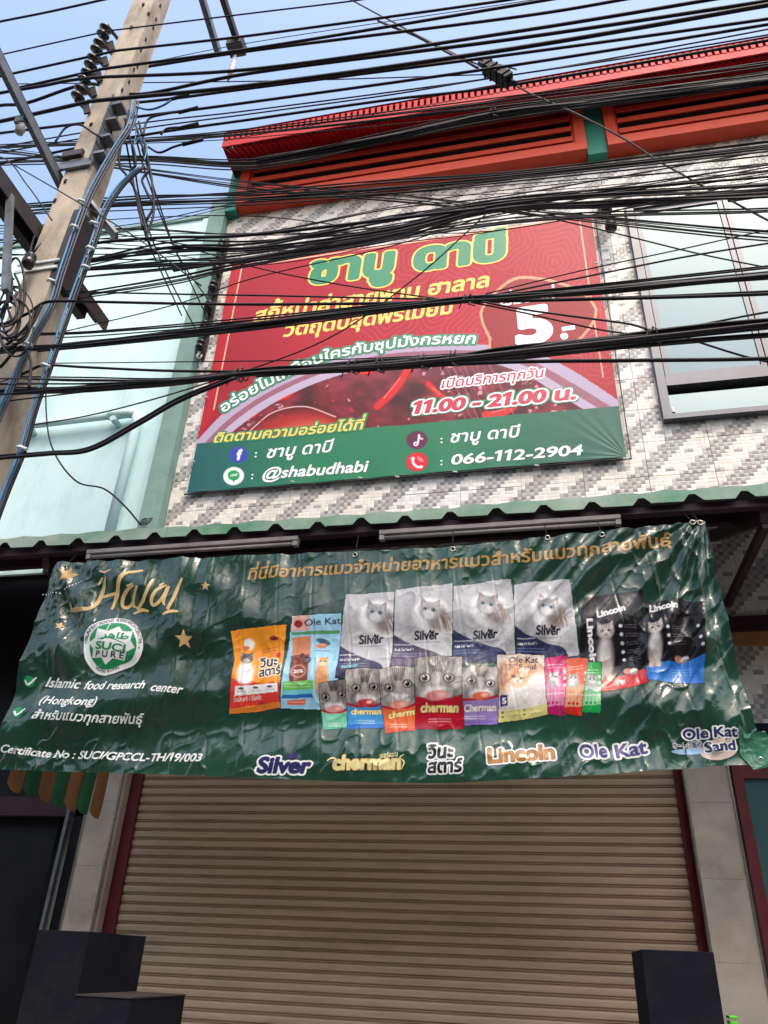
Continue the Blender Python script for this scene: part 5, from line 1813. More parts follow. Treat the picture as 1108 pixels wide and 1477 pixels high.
stick(15, [(785, 951), (803, 949), (819, 947), (818, 1000), (816, 1038), (791, 1035), (787, 990)], (206, 52, 116), (222, 130, 168), (200, 36, 110), 799, 981)
stick(16, [(817, 952), (834, 951), (849, 954), (844, 1000), (839, 1038), (814, 1034), (817, 990)], (226, 92, 58), (232, 160, 116), (212, 50, 34), 827, 983)
stick(17, [(848, 959), (868, 959), (867, 1000), (866, 1034), (839, 1032), (843, 995)], (62, 176, 92), (140, 208, 150), (30, 160, 78), 854, 985)
M['printL'] = vinyl_mat('pack_print', rough=0.27, crinkle=0.0005, cscale=8.0, use_attr=True)
for i, lab in ((1, 'orange pack with grey cat'), (2, 'light blue pack with ginger cat'), (3, None), (4, None), (5, None), (6, None), (7, 'black pack with red foot'),
               (8, 'black pack with blue foot'), (9, 'teal pouch'), (10, 'blue pouch'), (12, 'orange pouch'), (13, 'purple pouch'), (11, 'red pouch'),
               (14, 'sand pack with sleeping ginger cat'), (15, 'pink treat stick'), (16, 'orange treat stick'), (17, 'green treat stick')):
    o = cL.emit('printed_pack', i, M['printL'], O1)
    if o and lab: o['label'] = lab


# ================================================================== the concrete pole
pole = empty('utility_pole', (-2.7, 2.7, 0), 'square concrete utility pole with insulators, steel arms and blue cables at the left', 'utility pole')
PX0, PX1, PY0, PY1 = -2.79, -2.595, 2.60, 2.80


def psec(z):
    k = (z - 0) / 11.0
    s_ = 0.012 * (1 - k * 1.6)
    c = 0.018
    x0, x1, ya, yb = PX0 - s_, PX1 + s_ * .3, PY0 - s_, PY1 + s_
    return [(x0 + c, ya), (x1 - c, ya), (x1, ya + c), (x1, yb - c), (x1 - c, yb), (x0 + c, yb), (x0, yb - c), (x0, ya + c)]


mb = MB()
zs = [0, 2, 4, 5, 6, 7, 8, 9, 10.5]
vs = []
for z in zs:
    vs += [(p[0] + rt.uniform(-.001, .001), p[1], z) for p in psec(z)]
fs = []
for i in range(len(zs) - 1):
    for k in range(8):
        fs.append((i * 8 + k, i * 8 + (k + 1) % 8, (i + 1) * 8 + (k + 1) % 8, (i + 1) * 8 + k))
fs.append(tuple(range((len(zs) - 1) * 8, len(zs) * 8)))
mb.add(vs, fs)
mb.build('shaft', M['concrete'], pole)
holes = [(207, 7), (215, 20), (231, 8), (225, 28), (221, 40), (210, 57), (203, 72), (190, 40), (193, 100), (198, 96), (186, 118), (166, 160), (132, 180), (160, 190), (176, 130), (80, 290), (95, 262)]
for (x, y) in holes:
    p = at(x, y, PY0 - 0.001)
    if p[0] < PX1 - 0.01:
        MB().box(p[0] - .007, p[0] + .007, PY0 - 0.012, PY0 + .02, p[2] - .016, p[2] + .016, .004).build('step_hole_shade', M['recess_shade'], pole)  # dark proud block in place of a hollow, shade put into its colour
    else:
        p = atX(x, y, PX1 + 0.001)
        MB().box(PX1 - 0.02, PX1 + 0.006, p[1] - .007, p[1] + .007, p[2] - .018, p[2] + .018).build('step_hole_shade', M['recess_shade'], pole)


def lathe(mb, c, prof, n=14, axis=(0, 0, 1)):
    """prof: (radius, height) pairs along the axis from c"""
    ax = Vector(axis).normalized()
    a = ax.orthogonal().normalized()
    b = ax.cross(a)
    vs, fs = [], []
    for (r, h) in prof:
        for k in range(n):
            t = 2 * math.pi * k / n
            vs.append(Vector(c) + ax * h + a * (r * math.cos(t)) + b * (r * math.sin(t)))
    for i in range(len(prof) - 1):
        for k in range(n):
            fs.append((i * n + k, i * n + (k + 1) % n, (i + 1) * n + (k + 1) % n, (i + 1) * n + k))
    fs.append(tuple(range(n - 1, -1, -1)))
    fs.append(tuple((len(prof) - 1) * n + k for k in range(n)))
    return mb.add(vs, fs, True)


SPOOL = [(0.012, -.045), (.036, -.043), (.047, -.034), (.047, -.022), (.03, -.012), (.026, 0), (.03, .012), (.047, .022), (.047, .034), (.036, .043), (.012, .045)]


def spool_insulator(c, axis, root, back, mm='porcelain'):
    i = lathe(MB(), c, SPOOL, 16, axis).build('insulator', M[mm], root)
    ax = Vector(axis).normalized()
    c = Vector(c)
    st = MB()
    st.tube([c - ax * .07, c + ax * .07], .009, 7)
    for s in (-1, 1):
        st.beam(c + ax * (.055 * s), Vector(back) + ax * (.055 * s), .035, .006, ax)
    st.build('insulator_bracket', M['dark_steel'], i)
    return i


for (z, px_) in ((7.36, 163), (7.16, 151), (6.97, 143), (6.79, 135), (6.60, 129)):
    spool_insulator((-2.835, 2.53, z), (0.35, -0.25, 1), pole, (-2.80, 2.66, z + .01))
    MB().beam((-2.80, 2.575, z - .06), (-2.765, 2.585, z - .16), .045, .012, (0, 1, 0)).build('bracket_foot', M['dark_steel'], pole)


def angle_arm(a, b, w_, name, m):
    a, b = Vector(a), Vector(b)
    mb = MB()
    mb.beam(a, b, w_, .008, (0, 0, 1))
    d = (b - a).normalized()
    mb.beam(a + Vector((w_ / 2 - .004, 0, -w_ / 2)), b + Vector((w_ / 2 - .004, 0, -w_ / 2)), .008, w_, (0, 0, 1))
    o = mb.build(name, m, pole)
    l = (b - a).length
    k = .15
    while k < l:
        p = a + d * k
        lathe(MB(), p - Vector((0, 0, .012)), [(.011, 0), (.011, .02)], 6).build('bolt', M['dark_steel'], o)
        k += .32
    return o


angle_arm((-2.845, 0.75, 6.27), (-2.845, 3.0, 5.76), .075, 'cross_arm', M['steel'])
angle_arm((-2.86, 1.3, 5.37), (-2.86, 3.42, 5.36), .11, 'cross_arm', M['dark_steel'])
MB().box(-2.96, -2.90, 1.5, 3.3, 5.28, 5.36, .006).build('cross_arm', M['dark_steel'], pole)
angle_arm((-2.57, 1.9, 9.18), (-2.57, 3.50, 8.75), .07, 'cross_arm', M['steel'])
angle_arm((-2.57, 2.1, 9.52), (-2.57, 3.80, 9.38), .075, 'cross_arm', M['dark_steel'])
cl = MB().box(-2.66, -2.50, 3.70, 3.84, 9.28, 9.40, .01)
cl.build('arm_clamp', M['dark_steel'], pole)
lathe(MB(), (-2.59, 3.80, 9.0), [(.012, -.10), (.03, -.09), (.03, -.05), (.018, -.03), (.034, 0), (.018, .03), (.034, .06), (.018, .09), (.026, .12), (.012, .26)], 12).build('white_insulator', M['white_por'], pole)
MB().tube([(-2.60, 3.8, 8.92), (-2.58, 3.8, 8.86), (-2.61, 3.8, 8.83), (-2.59, 3.8, 8.79)], .008, 6).build('hook', M['dark_steel'], pole)
# straps, plates and the ladder of brackets on the street side
MB().box(-2.87, -2.585, 2.575, 2.59, 5.84, 5.92, .004).build('strap_plate', M['steel'], pole)
MB().box(-2.80, -2.66, 2.55, 2.58, 5.93, 5.99, .004).build('strap_plate', M['dark_steel'], pole)
MB().box(-2.84, -2.57, 2.585, 2.594, 4.93, 4.95).build('strap_band', M['white_clip'], pole)
MB().box(-2.84, -2.57, 2.585, 2.594, 4.99, 5.005).build('strap_band', M['white_clip'], pole)
for z in (5.95, 6.12, 6.30, 6.47):
    MB().box(-2.60, -2.52, 2.575, 2.66, z, z + .022).box(-2.60, -2.592, 2.56, 2.66, z - .06, z + .10).build('side_bracket', M['steel'], pole)
MB().box(-2.605, -2.55, 2.60, 2.74, 4.85, 5.45, .006).build('side_channel', M['dark_steel'], pole)
MB().beam((-2.60, 2.7, 5.62), (-2.42, 2.8, 5.40), .08, .02).build('splash_plate', M['steel'], pole)


# ================================================================== cables
def px3(p, Y0):
    y = p[2] if len(p) > 2 else Y0
    return at(p[0], p[1], y)


def cable(pts, Y0, r, lab, grp, m='cable', ext=True, n=6, name='cable', seg=8, cat='cable', wob=0.0):
    P = [px3(p, Y0) for p in pts]
    if ext:
        for e in (0, -1):
            if 5 < pts[e][0] < 1100 and pts[e][1] > 5: continue
            a, b = (P[0], P[1]) if e == 0 else (P[-1], P[-2])
            d = (a - b) / max(abs(a[0] - b[0]), 1e-3)
            d[1] *= 0
            d[2] = np.clip(d[2], -.25, .25) * .35
            far_ = a + d * 4.0
            if e == 0: P = [a + d * 9.0 + np.array((0, 0, -.1)), far_, a + d * 1.3, a + d * .4] + P
            else: P = P + [a + d * .4, a + d * 1.3, far_, a + d * 9.0 + np.array((0, 0, -.1))]
    Q = spline(P, seg) if len(P) > 2 else spline(P, 20)
    if wob:
        Q = [q + np.array((0, 0, wob * math.sin(i * .9 + r * 900) + rt.uniform(-wob, wob) * .4)) for i, q in enumerate(Q)]
    o = MB().tube(Q, r, n).build(name, M[m], None)
    return tag(o, lab, cat, grp)


SKY = [
    # label, points, depth, radius mm
    ('black cable crossing the top left corner, highest of all at the pole side', [(0, 31), (70, 17), (160, -3)], 2.5, 8),
    ('thin black cable held by the topmost insulator on the concrete pole', [(0, 79), (150, 46), (176, 42), (370, 18), (517, 0)], 2.5, 5),
    ('black cable held by the second insulator from the top on the pole', [(12, 107), (0, 110), (150, 77), (176, 72), (370, 50), (717, 2)], 2.5, 8),
    ('very thin dark wire just under the second insulator cable in the sky', [(206, 92), (370, 60), (740, 4), (1000, -36)], 3.2, 3),
    ('thick black cable held by the third insulator on the pole', [(20, 128), (132, 103), (165, 97), (370, 69), (740, 8), (1108, -56)], 2.5, 9),
    ('black cable from the pole side that runs beneath the third insulator cable', [(212, 96), (370, 72), (740, 25), (905, -2)], 2.8, 10),
    ('black cable held by the fourth insulator on the pole', [(0, 134), (60, 124), (135, 112), (370, 99), (740, 46), (1020, 0)], 2.5, 10),
    ('black cable lying on the fourth insulator cable with a slightly lower run', [(0, 152), (40, 148), (128, 121), (200, 136), (370, 104), (740, 56), (1108, 1)], 2.7, 11),
    ('thick frayed black cable held by the lowest insulator on the pole', [(0, 175), (60, 162), (122, 148), (150, 144), (370, 122), (740, 70), (1108, 7)], 2.5, 12),
    ('nearly level thin wire crossing the sky from the pole to the splice box', [(20, 121), (370, 117), (560, 112), (712, 107)], 3.0, 4),
    ('black cable joined to the blue tail beside the pole, upper of the pair', [(195, 148), (250, 142), (370, 126), (740, 78), (1108, 27)], 2.7, 9),
    ('black cable running level with the blue tail beside the pole, lower of the pair', [(0, 192), (200, 168), (370, 146), (740, 94), (1108, 35)], 2.8, 9),
    ('thin cable over the red roof edge, upper of the close pair', [(0, 212), (200, 178), (370, 158), (740, 108), (1000, 62), (1108, 42)], 3.0, 5),
    ('thin cable over the red roof edge, lower of the close pair', [(0, 220), (200, 186), (370, 163), (560, 137), (700, 114), (900, 84), (1108, 50)], 3.0, 5),
    ('black cable skimming the top of the red roof fascia', [(0, 236), (200, 196), (370, 171), (560, 144), (740, 122), (1108, 58)], 3.0, 9),
]
for lab, pts, Y, r in SKY:
    cable(pts, Y, r * 1.05 / 1000, lab, 'cables strung across the sky')

BANDS = [
    # label, group, n, upper line, lower line, depth range, radius range, crossing
    ('black cable in the strand lying along the red roof fascia', 'cables across the red roof fascia', 7,
     [(0, 208), (200, 200), (370, 186), (740, 140), (1108, 84)], [(0, 214), (200, 206), (370, 196), (740, 160), (1108, 112)], (2.9, 3.4), (3.5, 7), .5),
    ('black cable in the heavy bundle over the top louvres', 'cables bundled across the louvres', 9,
     [(0, 226), (200, 222), (370, 228), (560, 190), (740, 156), (1108, 108)], [(0, 240), (200, 236), (370, 242), (560, 204), (740, 170), (1108, 122)], (2.9, 3.4), (4, 9), .35),
    ('thin wire from the pole crossing the lower half of the louvres', 'thin wires over the lower louvres', 7,
     [(0, 214), (160, 236), (370, 262), (560, 276), (740, 298), (1108, 330)], [(0, 222), (160, 244), (370, 276), (560, 290), (740, 306), (1108, 345)], (3.0, 3.3), (3, 6), .5),
    ('black cable in the bundle along the bottom of the louvres', 'cables below the louvres', 10,
     [(0, 296), (200, 282), (370, 276), (560, 262), (740, 248), (1108, 206)], [(0, 312), (200, 300), (370, 292), (560, 278), (740, 260), (1108, 222)], (2.8, 3.3), (4, 8), .6),
    ('thin black cable strung over the bare mosaic tiles above the red banner', 'cables over the mosaic above the red banner', 13,
     [(0, 330), (200, 318), (370, 302), (560, 290), (740, 272), (1108, 226)], [(0, 372), (200, 368), (370, 366), (560, 340), (740, 318), (1108, 262)], (2.7, 3.4), (3, 6), 1.0),
    ('black cable in the thick tangle above the upper window', 'cables tangled above the window', 14,
     [(120, 372), (250, 352), (370, 350), (560, 318), (740, 286), (1108, 258)], [(120, 396), (250, 386), (370, 376), (560, 346), (740, 302), (1108, 284)], (2.7, 3.3), (4, 8.5), .6),
    ('black cable grazing the top edge of the red banner', 'cables along the top of the red banner', 5,
     [(100, 424), (250, 398), (370, 374), (740, 314), (1108, 300)], [(100, 432), (250, 408), (370, 382), (740, 324), (1108, 308)], (2.7, 3.2), (4, 7), .5),
    ('thin wire spread over the yellow Thai lines of the banner', 'wires over the middle of the red banner', 8,
     [(0, 476), (130, 468), (370, 452), (560, 436), (670, 430), (738, 424), (1108, 386)], [(0, 520), (130, 506), (370, 478), (560, 450), (670, 434), (738, 432), (1108, 402)], (2.5, 2.9), (3.5, 6), .4),
    ('slack black cable fanning away from the pole above the mint pipe', 'cables fanning over the mint wall', 9,
     [(0, 540), (120, 544), (250, 546), (370, 534), (560, 522), (740, 503), (1108, 462)], [(0, 580), (120, 568), (250, 552), (370, 540), (560, 530), (740, 512), (1108, 474)], (2.5, 2.7), (3, 6), .3),
]
rc_ = random.Random(12)
for lab, grp, n_, up, lo_, yr, rr, crs in BANDS:
    for k in range(n_):
        f0 = (k + .5) / n_
        ph, am = rc_.uniform(0, 6.28), crs * rc_.uniform(.25, .6)
        Y = rc_.uniform(*yr)
        pts = []
        for j in range(len(up)):
            f = f0 + am * math.sin(ph + j * rc_.uniform(.7, 1.2))
            f = min(1.25, max(-.25, f))
            a, b = np.array(up[j], float), np.array(lo_[j], float)
            pts.append(tuple(a * (1 - f) + b * f))
        r = rc_.uniform(*rr) * .82 / 1000
        cable(pts, Y, r, lab, grp, m='cable_grey' if rc_.random() < .10 else 'cable')

# lashed bundles: strands and ties of one thing
def bundle(name, lab, pts, Y0, n_, rad, sr, ties, grp=None):
    P = [at(p[0], p[1], Y0) for p in pts]
    root = empty(name, (0, Y0, float(P[len(P) // 2][2])), lab, 'cable bundle', grp)
    rb_ = random.Random(n_ * 7)
    for e in (0, -1):
        if 5 < pts[e][0] < 1100: continue
        a, b = (P[0], P[1]) if e == 0 else (P[-1], P[-2])
        d = (a - b) / max(abs(a[0] - b[0]), 1e-3) * 1.0
        d[2] *= .6
        P = [a + d * 8, a + d * 1.5, a + d * .4] + P if e == 0 else P + [a + d * .4, a + d * 1.5, a + d * 8]
    C = spline(P, 10)
    for k in range(n_):
        a0, tw, rr_ = rb_.uniform(0, 6.28), rb_.uniform(-.06, .06), rad * math.sqrt(rb_.uniform(.05, 1))
        Q = []
        for i, c in enumerate(C):
            an = a0 + tw * i
            lo__ = 1 + .5 * math.sin(i * .35 + k)
            Q.append(c + np.array((0, rr_ * math.cos(an) * lo__, rr_ * math.sin(an) * (0.7 + .3 * lo__))))
        MB().tube(Q, sr * rb_.uniform(.7, 1.25), 6).build('strand', M['cable'] if k % 6 else M['cable_grey'], root)
    for (x, y) in ties:
        c = at(x, y, Y0)
        tw = [(c[0] + rb_.uniform(-.006, .006) + .004 * q, c[1] + (rad + .014) * math.cos(q * 1.05), c[2] + (rad + .014) * math.sin(q * 1.05)) for q in range(14)]
        tw += [(c[0] + .02, c[1] - rad, c[2] - rad - .03), (c[0] + .05, c[1] - rad, c[2] - rad - .05)]
        MB().tube(tw, .0035, 5).build('tie', M['cable_grey'], root)
        MB().tube([tw[3], (c[0] - .01, c[1] - rad - .01, c[2] - rad - .02), (c[0] - .025, c[1] - rad, c[2] - rad - .055)], .003, 5).build('tie', M['cable'], root)


bundle('cable_bundle', 'thick lashed bundle of black cables sagging across the chilli soup picture',
       [(0, 568), (120, 561), (250, 552), (370, 538), (500, 529), (640, 519), (740, 508), (900, 487), (1108, 467)], 2.6, 11, .020, .0065,
       [(340, 541), (503, 529), (541, 527), (603, 522), (647, 517), (932, 484)])
bundle('cable_bundle', 'flatter lashed bundle just under the soup bundle at the right side',
       [(370, 541), (560, 529), (740, 516), (900, 499), (1108, 482)], 2.65, 5, .010, .0075, [])
bundle('cable_bundle', 'lashed cable bundle pinched by one tie beneath the yellow Thai lines',
       [(0, 505), (120, 498), (250, 484), (370, 470), (520, 450), (670, 432), (800, 424), (950, 412), (1108, 398)], 2.6, 7, .011, .006, [(670, 432)])
bundle('cable_bundle', 'lashed cable bundle crossing the louvre post with one tie',
       [(370, 234), (560, 198), (707, 166), (870, 146), (1108, 116)], 3.0, 8, .02, .008, [(707, 164)])
bundle('cable_bundle', 'lashed cable bundle with one tie over the tiles beside the window top',
       [(250, 388), (400, 366), (560, 338), (725, 300), (870, 296), (1108, 276)], 3.0, 7, .016, .007, [(725, 300)])

NAMED = [
    ('thick black cable lying level across the foot of the soup picture', [(560, 530), (738, 522), (900, 520), (1108, 517)], 2.6, 9),
    ('slack double cable drooping low over the mint wall to the soup bundle', [(0, 661), (70, 655), (130, 649), (200, 612), (260, 578), (342, 544)], 2.55, 9),
    ('thin cable lying beside the low drooping cable over the mint wall', [(0, 657), (70, 652), (130, 645), (200, 607), (260, 573), (342, 541)], 2.6, 6),
    ('thin wire rising from the mint wall across the yellow Thai lines to the roof tiles', [(0, 617), (60, 611), (160, 592), (300, 552), (470, 490), (600, 400), (700, 310)], 2.9, 4),
    ('level black cable meeting the dark cross arm end, upper of two', [(0, 412), (100, 420), (250, 424), (370, 426), (738, 432), (1108, 420)], 2.7, 5),
    ('level black cable passing the dark cross arm end, lower of two', [(0, 446), (70, 436), (120, 435), (370, 439), (738, 434), (1108, 424)], 2.7, 8),
    ('black cable from the blue conduit foot curving level into the soup bundle', [(0, 552), (40, 536), (65, 527), (130, 530), (250, 535), (400, 536)], 2.6, 7),
    ('thin level wire between the yellow lines and the soup bundle', [(66, 524), (250, 522), (500, 518), (740, 506)], 2.7, 3),
    ('single cable dipping from the tie towards the window transom, upper of two', [(680, 432), (760, 447), (900, 466), (960, 476), (1108, 450)], 2.6, 5),
    ('single cable dipping from the tie towards the window transom, lower of two', [(680, 436), (760, 452), (880, 478), (960, 480), (1108, 462)], 2.62, 4),
    ('short stray cable slanting down across the upper window pane', [(985, 484), (1010, 494), (1090, 518), (1140, 522)], 2.7, 5),
    ('thin wire slanting down across the window from the tile tangle', [(738, 302), (870, 332), (1000, 364), (1108, 386), (1200, 402)], 2.9, 4),
    ('thin wire rising across the window from the price shield, upper of two', [(700, 424), (840, 390), (980, 360), (1108, 332)], 2.9, 3.5),
    ('thin wire rising across the window from the price shield, lower of two', [(700, 428), (840, 400), (980, 372), (1108, 351)], 2.9, 5),
    ('thin wire sloping down across the green title letters', [(120, 330), (250, 352), (370, 386), (500, 412), (640, 432)], 2.9, 4),
    ('thin wire rising across the green title letters', [(60, 486), (250, 440), (370, 400), (560, 356), (700, 312)], 3.0, 3.5),
    ('brown black cable wrapped in tape beside the pole, running to the roof tiles', [(128, 352), (170, 347), (250, 342), (370, 338), (700, 300)], 2.65, 9),
    ('drooping thin wire from the arm over the pole face, upper of two', [(0, 226), (40, 268), (75, 318)], 2.4, 4),
    ('drooping thin wire from the arm over the pole face, lower of two', [(10, 232), (100, 284), (200, 345), (290, 412)], 2.4, 4),
]
for lab, pts, Y, r in NAMED:
    cable(pts, Y, r / 1000, lab, None)
# the thin wire dangling down the mint wall
cable([(66, 400), (66, 500), (67, 600), (78, 652), (110, 694), (150, 705), (180, 730), (203, 757)], 5.05, .008, 'thin black wire hanging in a loop down the mint wall to its corner', None, ext=False)
# service drops from the pole to the insulator rack on the wall
for i, pts in enumerate(([(196, 200, 2.7), (214, 262, 3.3), (246, 345, 4.1), (296, 452, 5.02)],
                         [(205, 215, 2.7), (228, 290, 3.4), (258, 370, 4.3), (300, 432, 5.02)],
                         [(190, 210, 2.7), (205, 300, 3.3), (236, 385, 4.2), (284, 478, 5.02)],
                         [(182, 205, 2.7), (196, 280, 3.1), (214, 350, 3.6), (262, 455, 4.9)])):
    cable(pts, 3, .0065, 'black service cable slanting from the pole top to the insulator rack on the wall', 'service drops from pole to wall', ext=False, seg=10)
for i, pts in enumerate(([(180, 172), (196, 232), (188, 250), (200, 290), (216, 352)], [(195, 180), (214, 240), (205, 262), (222, 300), (210, 345)], [(186, 160), (172, 232), (192, 268), (206, 330)],
                         [(200, 176), (210, 214), (222, 286), (212, 318)])):
    cable(pts, 2.7, .008, 'dark slack cable tail hanging beside the pole below the blue loop', 'slack tails beside the pole', ext=False, seg=10, wob=.006)
# coiled tails with heat shrink ends
for lab, pts, m in (('bright blue cable tail looping from the pole top to a joint', [(196, 154), (215, 158), (235, 152), (250, 142)], 'cable_blue'),
                    ('black looped tail with a joint, upper one right of the pole', [(206, 196), (214, 172), (240, 164), (262, 161)], 'cable'),
                    ('black looped tail with a joint, lower one right of the pole', [(214, 212), (230, 220), (250, 212), (268, 207)], 'cable'),
                    ('black looped tail with a joint, middle one right of the pole', [(232, 194), (240, 186), (252, 184), (262, 184)], 'cable'),
                    ('black arch of cable on the front face of the pole', [(80, 204), (95, 184), (115, 180), (135, 192), (150, 200)], 'cable')):
    cable(pts, 2.55, .007, lab, None, m=m, ext=False, n=7, seg=8)
    if 'joint' in lab:
        a = at(*pts[-1], 2.55)
        t = MB().tube([a + np.array((-.02, 0, -.004)), a + np.array((.11, 0, .012))], .012, 8).build('cable_joint', M['cable'], None)
        w3 = 'blue tail' if 'blue' in lab else lab.split(', ')[1].split(' ')[0] + ' looped tail'
        tag(t, 'fat black sleeve joining the ' + w3 + ' right of the pole to its cable', 'cable joint')

# blue and navy cables strapped down the pole
def conduit(lab, pts, Y, cols):
    root = empty('pole_conduit', tuple(at(*pts[len(pts) // 2], Y)), lab, 'cable run')
    for k, (m, off, r) in enumerate(cols):
        P = [at(p[0] + off, p[1], Y) for p in pts]
        MB().tube(spline(P, 6), r, 8).build('conduit_cable', M[m], root)
    return root


c1 = conduit('pair of blue and navy cables strapped down the front of the pole', [(191, 145), (184, 180), (160, 218), (128, 275), (108, 325), (84, 395), (70, 440), (38, 500), (0, 585), (-40, 680)], 2.56,
             (('cable_blue', 0, .0065), ('cable_navy', 5, .0075), ('cable_navy', 9, .006)))
c2 = conduit('pair of blue and black cables strapped down the side of the pole', [(200, 240), (170, 268), (146, 305), (132, 345), (112, 400), (90, 460), (66, 530), (45, 590), (28, 650), (0, 720), (-40, 830)], 2.60,
             (('cable_blue', 0, .0065), ('cable_navy', 5, .0075), ('cable', 9, .007)))
for root, Y, pts in ((c1, 2.545, ((106, 327), (73, 405), (38, 496), (116, 290))), (c2, 2.585, ((134, 322), (129, 358), (122, 385), (30, 646), (64, 527)))):
    for (x, y) in pts:
        a = at(x, y, Y)
        MB().tube([a + np.array((-.02, 0, .006)), a + np.array((.0, -.012, 0)), a + np.array((.035, 0, -.012))], .009, 6).build('clip', M['white_clip'], root)
# light blue and teal loops at the top
cable([(190, 150), (192, 170), (196, 190), (194, 208), (200, 200), (212, 210), (208, 232)], 2.62, .004, 'thin light blue wire curling at the pole bracket', None, m='cable_blue', ext=False)

# coils and closures at the left edge
coil = empty('cable_coil', tuple(at(20, 440, 2.45)), 'messy coil of slack black cable hung on the pole at the left edge', 'cable coil')
rq = random.Random(4)
for k in range(13):
    cx_, cy_ = rq.uniform(2, 26), rq.uniform(405, 470)
    rx, ry, a0 = rq.uniform(12, 30), rq.uniform(18, 46), rq.uniform(0, 6.28)
    pts = [at(cx_ + rx * math.cos(a0 + t), cy_ + ry * math.sin(a0 + t) + t * 1.5, 2.42 + .02 * rq.random()) for t in np.linspace(0, rq.uniform(3.5, 6.6), 12)]
    MB().tube(spline(pts, 4), rq.uniform(.004, .008), 6).build('coil_turn', M['cable'] if k % 3 else M['cable_grey'], coil)
for k, pts in enumerate(([(0, 470), (40, 452), (66, 436), (110, 434)], [(0, 505), (34, 476), (52, 450), (60, 440)], [(0, 530), (30, 500), (44, 520), (42, 560)], [(60, 440), (45, 470), (20, 500), (0, 506)],
                         [(0, 300), (14, 340), (10, 380), (14, 420), (4, 460)], [(30, 345), (12, 360), (12, 400), (22, 420)], [(50, 340), (46, 352), (42, 372)])):
    cable([(a, b) for a, b in pts], 2.5, .008 if k < 4 else .006, 'slack black cable looping round the coil at the left edge', 'slack cables at the left edge', ext=False)
MB_ = MB()
sp2 = empty('guy_insulator', tuple(at(42, 374, 2.5)), 'dark round insulator hanging on the pole face beneath the steel arms', 'insulator')
a = at(42, 376, 2.52)
lathe(MB(), a, [(.01, -.05), (.03, -.045), (.036, -.02), (.036, .0), (.02, .015), (.034, .03), (.03, .045), (.01, .05)], 14).build('body', M['porcelain'], sp2)
MB().tube([a + np.array((.0, 0, .04)), a + np.array((.02, 0, .1)), a + np.array((.03, 0, .14))], .006, 6).build('hook', M['dark_steel'], sp2)
# steel arms and box at the far left
la = empty('steel_arm', tuple(at(14, 300, 2.3)), 'pale steel strut upright at the left edge below the long cross arm', 'steel arm')
MB().beam(at(15, 275, 2.35), at(8, 420, 2.35), .035, .03, (0, 1, 0)).build('strut', M['steel'], la)
ib = empty('arm_insulator', tuple(at(32, 180, 2.2)), 'small pale insulator clamp hanging under the grey cross arm at left', 'insulator')
p0 = at(30, 176, 2.25)
MB().box(p0[0] - .03, p0[0] + .03, p0[1] - .02, p0[1] + .02, p0[2] - .02, p0[2] + .035, .004).build('clamp', M['steel'], ib)
lathe(MB(), p0 + np.array((.02, 0, -.07)), [(.008, -.04), (.026, -.035), (.02, -.01), (.03, .0), (.014, .02), (.02, .035), (.008, .05)], 12).build('insulator_body', M['lamp_body'], ib)

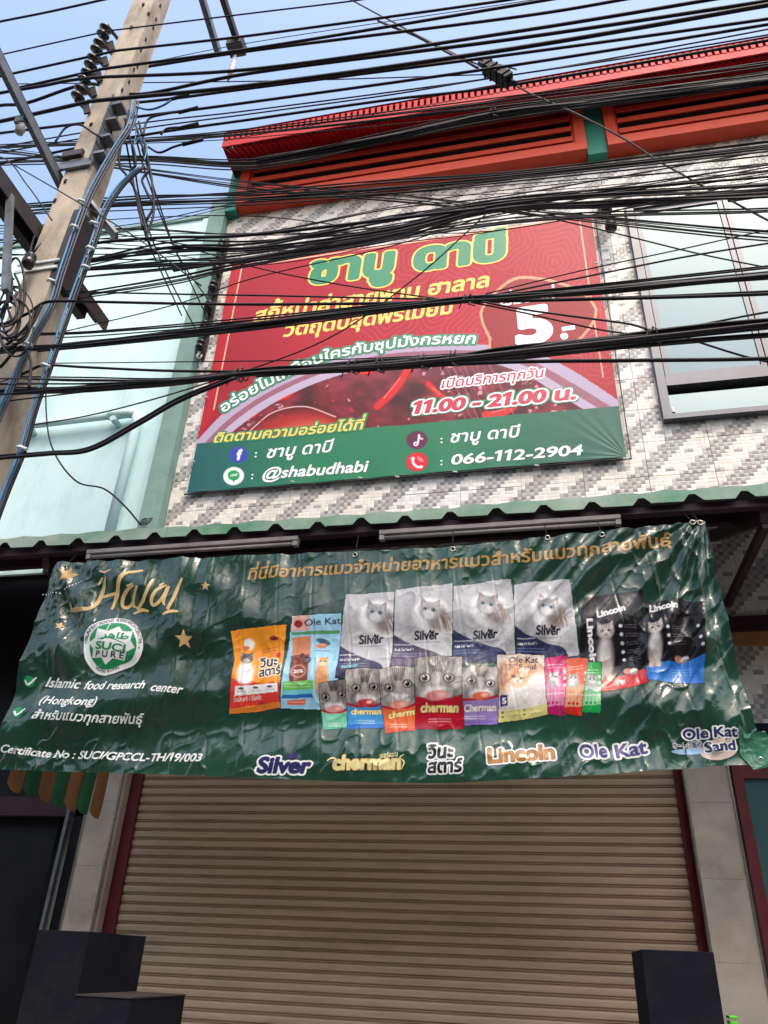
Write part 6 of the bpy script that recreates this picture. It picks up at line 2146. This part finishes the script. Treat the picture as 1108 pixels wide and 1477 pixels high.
# the diagonal stay with its splice box
cable([(180, -180, 3.0), (500, -4, 3.0), (560, 28), (650, 75), (705, 100), (760, 132), (870, 183), (960, 238), (1040, 282), (1150, 340), (1700, 640)], 3.0, .006, 'grey twisted stay wire running diagonally down past the splice box', None, m='cable_grey', ext=False, wob=.003)
cable([(545, 30), (600, 52), (640, 72), (690, 98)], 2.97, .009, 'taped thick sleeve on the diagonal stay above the splice box', None, m='cable_grey', ext=False, wob=.004)
cable([(560, 28), (600, 50), (660, 82), (700, 88), (745, 100)], 2.95, .005, 'dark cable running along the diagonal stay into the splice box', None, ext=False)
sb = empty('splice_box', tuple(at(716, 106, 2.95)), 'black cable splice box hanging on the diagonal stay wire', 'splice box')
a, b = at(700, 96, 2.93), at(735, 116, 2.93)
d = b - a
bx_ = MB()
bx_.beam(a, b, .085, .06, (0, 0, 1))
for k in (.12, .35, .6, .85):
    q = a + d * k
    bx_.beam(q - d * .02, q + d * .02, .10, .072, (0, 0, 1))
bx_.build('body', M['cable'], sb)
for k in (0, 1):
    q = a + d * k
    s = -1 if k == 0 else 1
    MB().tube([q, q + d * .25 * s], .017, 8).build('cable_gland', M['cable'], sb)

# insulator racks on the shop wall
rk = empty('insulator_rack', (-3.08, 5.12, 7.5), 'column of dark spool insulators on the left edge of the tiled wall', 'insulator rack')
MB().box(-3.11, -3.06, 5.165, 5.19, 6.6, 8.3).build('back_strap', M['dark_steel'], rk)
for z in (8.12, 7.78, 7.50, 7.22, 6.95, 6.70):
    spool_insulator((-3.08, 5.09, z), (0.1, 0, 1), rk, (-3.085, 5.17, z))
MB().tube([(-3.08, 5.1, 6.62), (-3.09, 5.08, 6.55), (-3.05, 5.08, 6.50), (-3.04, 5.08, 6.56)], .012, 6).build('hook', M['lamp_body'], rk)
wi = empty('wall_insulator', (0.84, 5.1, 7.65), 'dark drop insulator on the wall between red banner and window', 'insulator')
MB().beam((.80, 5.19, 8.02), (.82, 5.08, 7.82), .05, .02).build('bracket', M['dark_steel'], wi)
lathe(MB(), (.83, 5.07, 7.80), [(.012, -.06), (.05, -.05), (.058, -.02), (.05, 0), (.02, .03), (.02, .05)], 14).build('cap', M['porcelain'], wi)
lathe(MB(), (.85, 5.07, 7.60), [(.014, -.09), (.05, -.085), (.056, -.05), (.05, 0), (.03, .05), (.012, .11)], 14).build('body', M['porcelain'], wi)
# small lug at the foot of the mint pier
cb = empty('wire_clamp', (-3.12, 5.08, 4.86), 'tangled wire clamp at the foot of the grey green pier', 'clamp')
for k in range(4):
    a = at(206 + k * 2, 752 - k, 5.07)
    pts = [a + np.array((.03 * math.cos(t + k), .01 * k, .03 * math.sin(t * 1.3 + k))) for t in np.linspace(0, 5, 8)]
    MB().tube(spline(pts, 4), .003, 5).build('wire_turn', M['cable'], cb)

bpy.data.objects.remove(_to)
